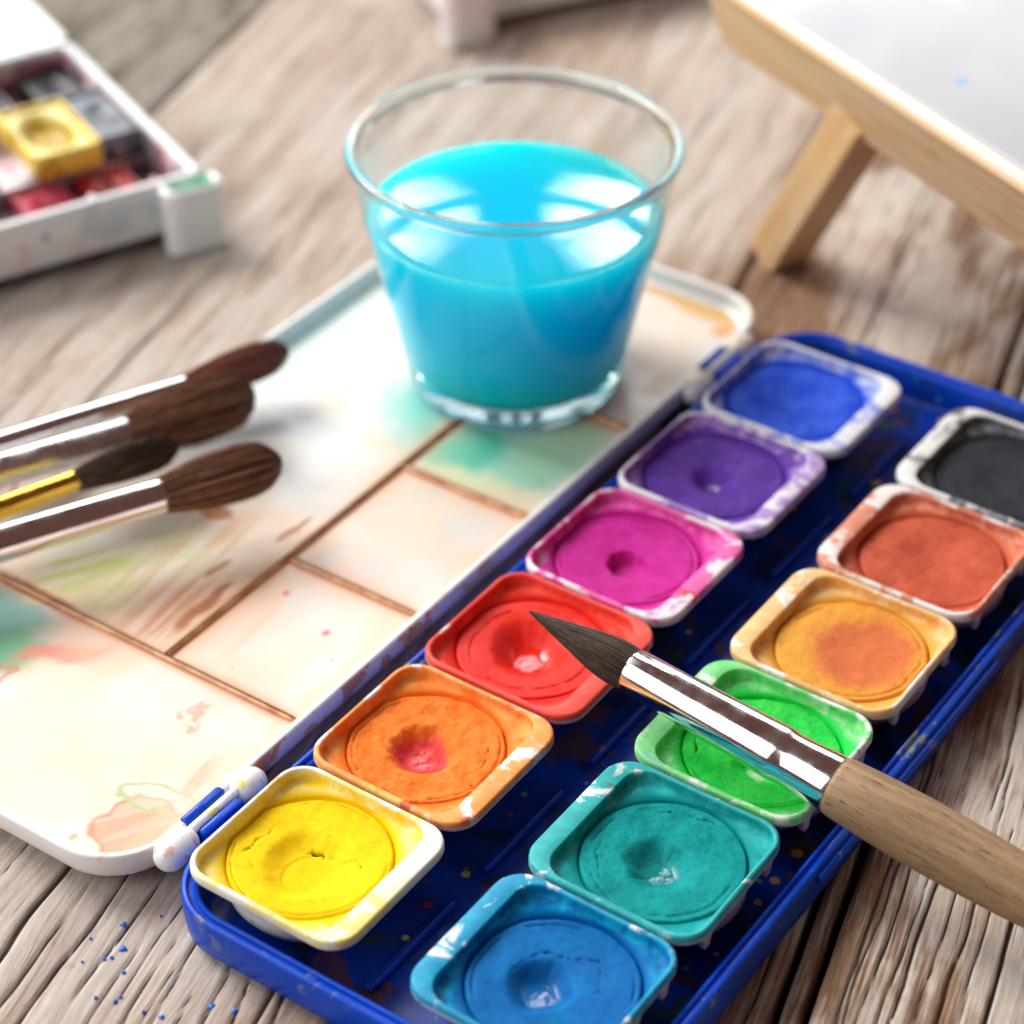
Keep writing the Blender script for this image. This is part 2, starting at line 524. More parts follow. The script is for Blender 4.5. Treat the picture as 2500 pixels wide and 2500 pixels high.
# palette floor: dense sheet with painted-on colour: dried paint, plus green glow by the glass
fx = np.arange(LX0 + 3.0, LX1 - 3.0 + 0.01, 0.36)
fy = np.arange(LY0 + 3.0, LY1 - 3.0 + 0.01, 0.36)
X, Y = np.meshgrid(fx, fy, indexing='ij')
wx = X + 3.0 * (fbm(X / 6, Y / 6, 4, 1) - 0.5) * 2
wy = Y + 3.0 * (fbm(X / 6, Y / 6, 4, 2) - 0.5) * 2
Cc = np.empty(X.shape + (3,)); Cc[:] = (0.70, 0.69, 0.655)


def lay(mask, c):
    global Cc
    m = np.clip(mask * 1.6, 0, 0.97)[..., None]
    Cc = Cc * (1 - m) + np.array(c) * m


def blob(cx, cy_, rx, ry, soft=0.35, ang=0.0, ox=0, w=1.0):
    x = (X + (wx - X) * w) - cx; y = (Y + (wy - Y) * w) - cy_
    ca, sa = math.cos(ang), math.sin(ang)
    q = np.hypot((x * ca + y * sa) / rx, (-x * sa + y * ca) / ry)
    return sst(q, 1 + soft, 1 - soft), q


streak = fbm((X * 0.97 + Y * 0.1) / 1.3, (Y * 0.97 - X * 0.1) / 24, 4, 21)        # strokes running along the lid
streak2 = fbm((X * 0.8 - Y * 0.55) / 1.6, (Y * 0.8 + X * 0.55) / 20, 4, 25)
cloud = fbm(X / 14, Y / 14, 5, 8)
DIV = [((-59, 30), (-59, 146)), ((-106, 30), (-28, 30)), ((-59, 66), (-28, 66)), ((-59, 103), (-28, 103)), ((-59, 140), (-28, 140))]
# faint cream / peach washes
lay(sst(cloud, 0.42, 0.66) * 0.30, (0.80, 0.60, 0.42))
lay(sst(fbm(X / 22 + 3, Y / 30, 4, 61), 0.50, 0.66) * 0.32 * (Y < 110), (0.78, 0.60, 0.38))
lay(sst(streak, 0.5, 0.75) * 0.22 * (X > -59), (0.85, 0.62, 0.48))
m, q = blob(-72, 48, 14, 24, 0.6); lay(m * (0.25 + 0.6 * sst(streak, 0.35, 0.7)) * 0.75 * sst(Y, 29, 33), (0.60, 0.36, 0.20))
m, q = blob(-64, 40, 6, 12, 0.6); lay(m * sst(streak, 0.3, 0.6) * 0.6 * sst(Y, 30, 33), (0.52, 0.24, 0.12))
m, q = blob(-88, 40, 10, 9, 0.6); lay(m * (0.3 + 0.7 * sst(streak2, 0.4, 0.6)) * 0.8 * sst(Y, 30, 33), (0.45, 0.52, 0.16))
m, q = blob(-79, 55, 9, 8, 0.6); lay(m * (0.2 + 0.7 * sst(streak2, 0.4, 0.65)) * 0.6, (0.52, 0.60, 0.30))
m, q = blob(-93, 20, 13, 8, 0.45); lay(m * (0.35 + 0.65 * sst(cloud, 0.3, 0.6)) * 0.95 * sst(Y, 29.5, 27.5), (0.06, 0.46, 0.44))
m, q = blob(-100, 26, 8, 5, 0.4); lay(m * 0.8, (0.03, 0.40, 0.40))
m, q = blob(-84, 16, 6, 6, 0.5); lay(m * 0.7 * sst(cloud, 0.3, 0.5), (0.12, 0.45, 0.25))
m, q = blob(-75, 20, 8, 2.6, 0.6, 0.8); lay(m * 0.75, (0.72, 0.22, 0.15))
m, q = blob(-73, 24, 10, 5, 0.7); lay(m * 0.4, (0.80, 0.45, 0.33))
m, q = blob(-86, 9, 6, 4, 0.2); lay(np.exp(-((q - 1) / 0.07) ** 2) * 0.7, (0.55, 0.22, 0.12))
m, q = blob(-55, 12, 22, 9, 0.7); lay(m * 0.25 * streak2, (0.84, 0.74, 0.50))
# glow of light through the water, painted as green pools beside the glass
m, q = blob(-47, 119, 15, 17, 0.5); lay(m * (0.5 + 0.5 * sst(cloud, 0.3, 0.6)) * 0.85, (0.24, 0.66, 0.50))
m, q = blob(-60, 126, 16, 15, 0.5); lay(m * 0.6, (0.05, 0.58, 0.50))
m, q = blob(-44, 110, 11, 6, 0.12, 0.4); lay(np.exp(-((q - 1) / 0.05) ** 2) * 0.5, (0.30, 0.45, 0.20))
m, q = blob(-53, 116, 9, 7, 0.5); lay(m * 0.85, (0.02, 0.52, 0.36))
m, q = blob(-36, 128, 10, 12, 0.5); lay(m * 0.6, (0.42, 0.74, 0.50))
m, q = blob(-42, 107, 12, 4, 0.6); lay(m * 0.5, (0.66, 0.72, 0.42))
# compartments: peach wash near edges
for y0, y1 in ((30, 66), (66, 103)):
    ins = (X > -58.4) & (Y > y0 + .6) & (Y < y1 - .6)
    e = np.minimum(np.minimum(X + 58.4, -27.5 - X), np.minimum(Y - y0, y1 - Y))
    lay(ins * np.exp(-np.clip(e, 0, 99) / 2.2) * (0.25 + 0.6 * cloud), (0.82, 0.46, 0.30))
    lay(ins * sst(streak, 0.45, 0.7) * 0.35, (0.84, 0.66, 0.50))
m, q = blob(-53, 45, 6, 12, 0.7); lay(m * 0.45 * streak, (0.76, 0.45, 0.28))
# pigment collected along the dividers
dd = np.full(X.shape, 1e9)
for a, b in DIV:
    dd = np.minimum(dd, polydist(X, Y, [a, b]))
vis = (0.35 + 0.9 * fbm(X / 9, Y / 9, 3, 40))
lay(np.exp(-((dd / 1.5) ** 2)) * 0.95 * vis, (0.52, 0.19, 0.07))
lay(np.exp(-dd / 6.5) * 0.42 * vis, (0.78, 0.48, 0.30))
# brown run on the cross divider at the left
m, q = blob(-92, 30.5, 9, 1.6, 0.4, 0, w=0.5); lay(m * 0.95, (0.34, 0.11, 0.035))
m, q = blob(-81, 69.4, 4, 2.6, 0.3); lay(m * 0.9, (0.42, 0.16, 0.05))
for cx, cy_, rx, ry, an in ((-68, 56, 1.0, 3.5, -0.1), (-62.5, 43, 1.2, 6, 0.0), (-63, 50, 0.8, 4, 0.0), (-64, 74, 0.8, 5, -0.05)):
    m, q = blob(cx, cy_, rx, ry, 0.4, an, w=0.35); lay(m * 0.75, (0.42, 0.15, 0.06))
# terracotta puddle by the hinge, with its dried outline
m, q = blob(-33.5, -6.5, 7.2, 6.8, 0.16, w=0.9); lay(m * (0.45 + 0.55 * sst(streak2, 0.35, 0.65)) * 0.95, (0.72, 0.34, 0.21)); lay(np.exp(-((q - 1.0) / 0.06) ** 2) * 0.65, (0.55, 0.24, 0.12))
m, q = blob(-36, 0.5, 6.0, 3.4, 0.2, 0.3); lay(np.exp(-((q - 1) / 0.10) ** 2) * 0.7, (0.32, 0.45, 0.18)); lay(m * 0.2, (0.6, 0.7, 0.5))
m, q = blob(-31, 3, 3, 12, 0.5, 0.1); lay(m * 0.7 * sst(streak, 0.3, 0.6), (0.76, 0.44, 0.28))
m, q = blob(-43.5, 20, 3.2, 1.6, 0.2, -0.6); lay(m * sst(fbm(X / 1.2, Y / 1.2, 3, 4), 0.4, 0.55) * 0.8, (0.70, 0.36, 0.25))
m, q = blob(-45.5, 23, 1.4, 1.8, 0.2, -0.3); lay(m * sst(fbm(X / 1.2, Y / 1.2, 3, 6), 0.4, 0.55) * 0.8, (0.72, 0.40, 0.28))
m, q = blob(-29, 30, 2.0, 28, 0.6); lay(m * 0.4, (0.80, 0.50, 0.34))
m, q = blob(-40, 189.5, 16, 2.6, 0.5); lay(m * 0.9, (0.74, 0.44, 0.16))
m, q = blob(-31, 184, 3, 3, 0.5); lay(m * 0.6, (0.78, 0.36, 0.14))
m, q = blob(-102, 140, 6, 50, 0.6); lay(m * 0.5, (0.62, 0.74, 0.66))
for cx, cy_, rr in ((-52.5, 57.5, 0.75), (-38.8, 52.5, 0.85), (-40.6, -14.0, 0.8), (-38.0, -9.0, 0.6), (-33.0, 47, 0.35), (-47, 35, 0.3)):
    q = np.hypot(X - cx, (Y - cy_) * 0.8); lay(sst(q, rr, rr * 0.6) * 0.85, (0.72, 0.10, 0.16) if cy_ > 20 else (0.75, 0.38, 0.2))
Z = 4.12 + 0.10 * (fbm(X / 20, Y / 20, 2, 3) - 0.5)
e = np.minimum(np.minimum(X - fx[0], fx[-1] - X), np.minimum(Y - fy[0], fy[-1] - Y))
cr_ = np.minimum(np.abs(X - fx[0]), np.abs(fx[-1] - X)); cr2 = np.minimum(np.abs(Y - fy[0]), np.abs(fy[-1] - Y))
Z += 0.25 * np.exp(-e / 0.9)
keep = np.hypot(np.clip(10 - cr_, 0, None), np.clip(10 - cr2, 0, None)) <= 10.15
fa = grid_faces(*X.shape)
fa = fa[keep.ravel()[fa].all(1)]
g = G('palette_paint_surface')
vc = g.attr('pigment_and_glow', 'Color')
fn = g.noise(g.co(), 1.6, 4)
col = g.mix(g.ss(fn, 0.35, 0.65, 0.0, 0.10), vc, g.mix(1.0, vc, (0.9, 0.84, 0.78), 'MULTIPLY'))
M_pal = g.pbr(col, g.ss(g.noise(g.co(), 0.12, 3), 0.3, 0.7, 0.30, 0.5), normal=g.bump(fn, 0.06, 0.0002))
used = np.zeros(X.size, bool); used[fa.ravel()] = True
remap = np.cumsum(used) - 1
obj('palette_floor', np.stack([X, Y, Z], -1).reshape(-1, 3)[used], remap[fa], M_pal, lid, world=False, cattrs={'pigment_and_glow': Cc.reshape(-1, 3)[used]})
bpy.context.view_layer.update()
pf = lid.children[0]
pf.location = -Vector(pbox.location)

g = G('divider_stained_plastic')
dn = g.noise(g.co(), 0.22, 5, 0.6)
M_div = g.pbr(g.mix(g.ss(dn, 0.38, 0.62), (0.76, 0.44, 0.22), (0.52, 0.20, 0.075)), 0.4)
for (ax, ay), (bx, by) in DIV:
    if ax == bx:
        v, f = box(ax - 0.65, ax + 0.65, ay, by + (8 if by < 140 else 0), 4.0, 5.0, 0.45)
    else:
        v, f = box(ax if ax < -60 else ax + 0.8, bx, ay - 0.65, ay + 0.65, 4.0, 5.0, 0.45)
    o = obj('divider', v, f, M_div, lid)
    o.location = -Vector(pbox.location)


# hinges
def capsule(y0, y1, rad, x, z, n=28):
    prof = []
    for a in np.linspace(-90, 0, 7): prof.append((y0 + rad + rad * math.sin(math.radians(a)), max(rad * math.cos(math.radians(a)), 0.02)))
    for a in np.linspace(0, 90, 7): prof.append((y1 - rad + rad * math.sin(math.radians(a)), max(rad * math.cos(math.radians(a)), 0.02)))
    v, f = spin_x(prof, n)
    return np.stack([x - v[:, 1], v[:, 0], z + v[:, 2]], 1), f


for yc in (1.2, 168.0):
    v, f = capsule(yc - 13.6, yc - 4.6, 2.9, -22.6, 6.4)
    obj('hinge_knuckle', v, f, M_white, lid).location = -Vector(pbox.location)
    v, f = capsule(yc + 5.6, yc + 13.2, 2.7, -22.6, 6.4)
    obj('hinge_knuckle', v, f, M_white, lid).location = -Vector(pbox.location)
    v, f = spin_x([(yc - 7.5, 0.9), (yc + 7.5, 0.9)], 20)
    obj('hinge_pin', np.stack([-22.6 - v[:, 1], v[:, 0], 7.6 + v[:, 2]], 1), f, M_white, lid).location = -Vector(pbox.location)
    for xx in (-24.7, -20.6):
        v, f = box(xx - 0.95, xx + 0.95, yc - 4.8, yc + 5.2, 5.0, 8.4 if xx < -22 else 8.0, 0.35)
        obj('hinge_barrel', v, f, M_blue, pbox, world=True, attrs={'floor': np.zeros(len(v)), 'rim': np.full(len(v), 0.15)})
    v, f = box(-21.6, -17.6, yc - 4.6, yc + 5.0, 3.0, 6.2, 0.4)
    obj('hinge_bracket', v, f, M_blue, pbox, world=True, attrs={'floor': np.zeros(len(v)), 'rim': np.zeros(len(v))})


# ------------------------------------------------------------------ paint pans
TH = np.linspace(0, 2 * np.pi, 128, endpoint=False)
OUT = rr_polar(TH, -15.0, 18.4, -15.6, 15.6, 5.2)
REC = rr_polar(TH, -14.0, 14.4, -14.6, 14.6, 4.4)


def cup_mesh():
    P = lambda rad, z: np.stack([rad * np.cos(TH), rad * np.sin(TH), np.zeros(128) + z], 1)
    c = np.ones(128)
    cir = np.minimum(REC - 0.6, 14.0)
    rows = [(P(8.5 * c, 0.15), 0), (P(9.4 * c, 0.4), 0), (P(12.2 * c, 2.2), 0), (P(13.9 * c, 5.0), 0), (P(14.25 * c, 7.8), 0), (P(np.maximum(OUT - 2.4, 14.3), 8.7), 0), (P(np.maximum(OUT - 1.0, 14.35), 9.5), 0), (P(OUT - 0.2, 9.95), 0.05), (P(OUT, 10.4), 0.2), (P(OUT, 11.2), 0.4),
            (P(OUT - 0.08, 11.7), 0.5), (P(OUT - 0.28, 11.93), 0.5), (P(OUT - 0.55, 12.0), 0.5), (P((OUT + REC) / 2, 12.0), 0.5), (P(REC + 0.3, 12.0), 0.5), (P(REC + 0.1, 11.92), 0.55), (P(REC + 0.0, 11.6), 0.75), (P(REC - 0.06, 11.0), 1),
            (P(REC - 0.16, 10.4), 1), (P(REC - 0.36, 10.02), 1), (P(np.minimum(REC - 0.42, 0.5 * REC + 7.3), 9.85), 1), (P(np.minimum(REC - 0.45, 14.3), 9.62), 1.5), (P(cir + 0.1, 9.3), 1.6), (P(cir * 0.93, 6.0), 2), (P(cir * 0.5, 2.2), 2)]
    v, f = loft([a for a, _ in rows])
    me_attr = np.repeat([z for _, z in rows], 128)
    return v, f, me_attr


CUPV, CUPF, CUPZ = cup_mesh()


def mat_cup(name, pig, pale, rimcov, incov, other, seed, outcov=0.03):
    g = G(name)
    o = seed * 13.7
    z = g.attr('zone')
    white = tuple(0.86 * a + 0.14 * b for a, b in zip((0.84, 0.845, 0.83), pale))
    n1 = g.noise(g.co((1, 1, 1), (o, -o, o)), 0.095, 5, 0.58, 1.2)
    n2 = g.noise(g.co((1, 1, 1), (-o, o, 3)), 0.30, 6, 0.62, 0.6)
    n3 = g.noise(g.co((1, 1, 1), (o, 5, o)), 0.09, 4, 0.55, 0.6)
    wash = g.mix(g.ss(n2, 0.30, 0.68), pale, pig)
    inside = g.mix(g.ss(n1, 0.62 - incov * 0.45, 0.80 - incov * 0.45), g.mix(0.35, white, pale), wash)
    rimc = g.mix(g.ss(g.mth('ADD', g.mth('MULTIPLY', n1, 0.86), g.mth('MULTIPLY', n2, 0.14)), 0.655 - rimcov * 0.34, 0.71 - rimcov * 0.32), white, g.mix(g.ss(n2, 0.35, 0.6), pale, g.mix(0.42, pale, pig)))
    col = g.mix(g.ss(z, 0.55, 0.95), rimc, inside)
    col = g.mix(g.ss(z, 1.0, 1.5), col, pig)
    for k, (c, a) in enumerate(other):
        m = g.noise(g.co((1, 1, 1), (o + 40 * k, o - 9, k * 21)), 0.10 + 0.03 * k, 5, 0.6, 1.2)
        col = g.mix(g.mth('MULTIPLY', g.ss(m, 0.70 - a * 0.3, 0.73 - a * 0.28), g.ss(z, 0.95, 0.55, 0.0, 0.9)), col, c)
    no = g.noise(g.co((1, 1, 1), (o, o, -o)), 0.2, 5, 0.65, 0.9)
    outs = g.mix(g.ss(no, 0.68 - outcov, 0.72 - outcov), white, pale)
    v = g.voro(g.co((1, 1, 1), (o, o, o)), 0.38)
    outs = g.mix(g.mth('MULTIPLY', g.ss(v.outputs['Distance'], 0.2, 0.14), g.ss(g.n('ShaderNodeSeparateColor', {0: v.outputs['Color']}).outputs[0], 0.7, 0.72)), outs, pig)
    col = g.mix(g.ss(z, 0.12, 0.40), outs, col)
    hb = g.mth('ADD', n2, g.mth('MULTIPLY', n1, 1.0))
    return g.pbr(col, g.ss(n1, 0.3, 0.7, 0.6, 0.38), normal=g.bump(hb, 0.16, 0.0004), Specular_IOR_Level=g.ss(z, 0.6, 1.1, 0.35, 0.06))


def mat_cake(name, c, c_dark, c_light, patch, seed, rough=0.72, grit=0.5):
    g = G(name)
    o = seed * 7.7
    n1 = g.noise(g.co((1, 1, 1), (o, o, o)), 0.20, 5, 0.6)
    n2 = g.noise(g.co((1, 1, 1), (-o, o, 2)), 0.75, 6, 0.62, 0.5)
    n3 = g.noise(g.co((1, 1, 1), (2, o, -o)), 4.0, 3, 0.6)
    col = g.mix(g.ss(n1, 0.35, 0.7), c, c_light)
    col = g.mix(g.ss(n2, 0.55, 0.33, 0.0, 0.30), col, c_dark)
    if patch:
        pm = g.ss(g.mth('ADD', g.attr('patch'), g.mth('MULTIPLY', g.mth('SUBTRACT', g.mth('ADD', g.mth('MULTIPLY', n2, 0.6), g.mth('MULTIPLY', n1, 0.4)), 0.5), 1.8)), 0.18, 0.72, 0.0, 0.92)
        col = g.mix(pm, col, patch)
    wet = g.attr('wet')
    col = g.mix(g.mth('MULTIPLY', wet, 0.35), col, c_dark)
    cr = g.attr('crack')
    col = g.mix(g.ss(cr, 0.2, 0.9, 0.0, 0.85), col, tuple(x * 0.22 for x in c_dark))
    h = g.mth('ADD', g.mth('MULTIPLY', n2, 1.0), g.mth('MULTIPLY', n3, 0.35))
    bst = g.ss(wet, 0.0, 0.8, grit * 0.45, 0.03 + 0.03 * grit)
    rg = g.mth('ADD', g.ss(wet, 0.0, 0.85, rough, 0.10), g.mth('MULTIPLY', g.mth('SUBTRACT', n2, 0.5), 0.1))
    nd = g.n('ShaderNodeBump', {'Height': h, 'Strength': bst, 'Distance': 0.0007})
    return g.pbr(col, rg, normal=nd.outputs[0], Specular_IOR_Level=g.ss(wet, 0.2, 1, 0.10, 0.6))


def cake_mesh(spec, flip, seed):
    n = 124
    a = np.linspace(-1, 1, n)
    A, B = np.meshgrid(a, a, indexing='ij')
    m = np.abs(A) > np.abs(B)
    rad = np.where(m, np.abs(A), np.abs(B))
    with np.errstate(divide='ignore', invalid='ignore'):
        ph = np.where(m, np.where(A != 0, B / A, 0) * np.pi / 4 + np.where(A < 0, np.pi, 0), np.pi / 2 - np.where(B != 0, A / B, 0) * np.pi / 4 + np.where(B < 0, np.pi, 0))
    ph = np.where(rad == 0, 0, ph)
    lim = np.interp(ph % (2 * np.pi), np.append(TH, 2 * np.pi), np.append(np.minimum(REC - 0.6, 13.98), min(REC[0] - 0.6, 13.98)))
    lim = lim * (1 - 0.012 * fbm(np.cos(ph) * 4 + 9, np.sin(ph) * 4, 3, seed))
    x, y = rad * lim * np.cos(ph), rad * lim * np.sin(ph)
    s = -1.0 if flip else 1.0
    gx, gy = x * s, y * s                  # photograph-side frame
    z = 9.5 + spec.get('lift', 0.0) + 0 * x
    z += spec.get('rough', 0.25) * (fbm(x / 2.6 + seed, y / 2.6, 5, seed) - 0.5) * 1.6
    z += spec.get('wave', 0.3) * (fbm(x / 9 + seed, y / 9, 2, seed + 3) - 0.5) * 2
    z -= spec.get('dish', 0.5) * np.exp(-((gx - spec.get('dx', 0)) ** 2 + (gy - spec.get('dy', 0)) ** 2) / 70.0)
    wet = np.zeros_like(x); patch = np.zeros_like(x); crack = np.zeros_like(x)
    for cx, cy_, Ro, Ri, dep in spec.get('craters', []):
        q = np.hypot(gx - cx, gy - cy_) * (1 + 0.16 * (fbm(np.arctan2(gy - cy_, gx - cx) * 1.3 + 5, x * 0 + seed, 3, seed + 8) - 0.5) * 2)
        z -= dep * sst(q, Ro, Ri)
        wet = np.maximum(wet, sst(q, Ro * spec.get('wetr', 0.6), Ri * 0.3) * spec.get('wet', 0.0))
        patch = np.maximum(patch, sst(q, Ro * spec.get('patchr', 0.9), Ri * 0.5))
    for cx, cy_, hw, hh in spec.get('bumps', []):
        q = np.hypot(gx - cx, gy - cy_) / hw
        z += hh * np.exp(-q * q)
    for pts, w, dep in spec.get('cracks', []):
        jx = 0.5 * (fbm(gx / 1.0, gy / 1.0, 3, seed + 50) - 0.5) * 2
        jy = 0.5 * (fbm(gx / 1.0, gy / 1.0, 3, seed + 60) - 0.5) * 2
        dist = polydist(gx + jx, gy + jy, pts)
        k = np.exp(-(dist / (w * 0.85)) ** 2) * (0.35 + 0.65 * sst(fbm(gx / 1.4, gy / 1.4, 2, seed + 90), 0.35, 0.6))
        z -= dep * 0.8 * k
        crack = np.maximum(crack, k)
    # broken edge ring
    er = spec.get('ring', 0.9)
    ringr = er + 0.025 * (fbm(np.cos(ph) * 3 + 2, np.sin(ph) * 3, 4, seed + 70) - 0.5)
    rk = np.exp(-(((rad - ringr) * 14) / 0.16) ** 2) * sst(fbm(np.cos(ph) * 2.2, np.sin(ph) * 2.2 + 4, 3, seed + 71), 0.42, 0.56)
    z -= 0.4 * rk
    crack = np.maximum(crack, rk * 0.7)
    wet = np.maximum(wet, spec.get('gloss', 0.0))
    z -= 1.0 * sst(rad, 0.965, 1.0)
    crack = np.maximum(crack, sst(rad, 0.985, 1.0) * 0.45)
    v = np.stack([x, y, z], -1).reshape(-1, 3)
    return v, grid_faces(n, n), dict(wet=wet.ravel(), patch=patch.ravel(), crack=crack.ravel())


def tri_foot(x, y, w=1.5, depth=2.6):
    """small wedge tab below the rim, pointing down"""
    v = [(x - depth, y - w, 9.4), (x, y - w, 9.4), (x, y + w, 9.4), (x - depth, y + w, 9.4), (x - 0.8, y - 0.7, 6.4), (x, y - 0.7, 6.4), (x, y + 0.7, 6.4), (x - 0.8, y + 0.7, 6.4)]
    f = [[0, 1, 2, 3], [7, 6, 5, 4], [0, 4, 5, 1], [1, 5, 6, 2], [2, 6, 7, 3], [3, 7, 4, 0]]
    return v, f


M_foot = mat_plastic('pan_foot_plastic', (0.84, 0.845, 0.83), 0.35, bump=0.02)

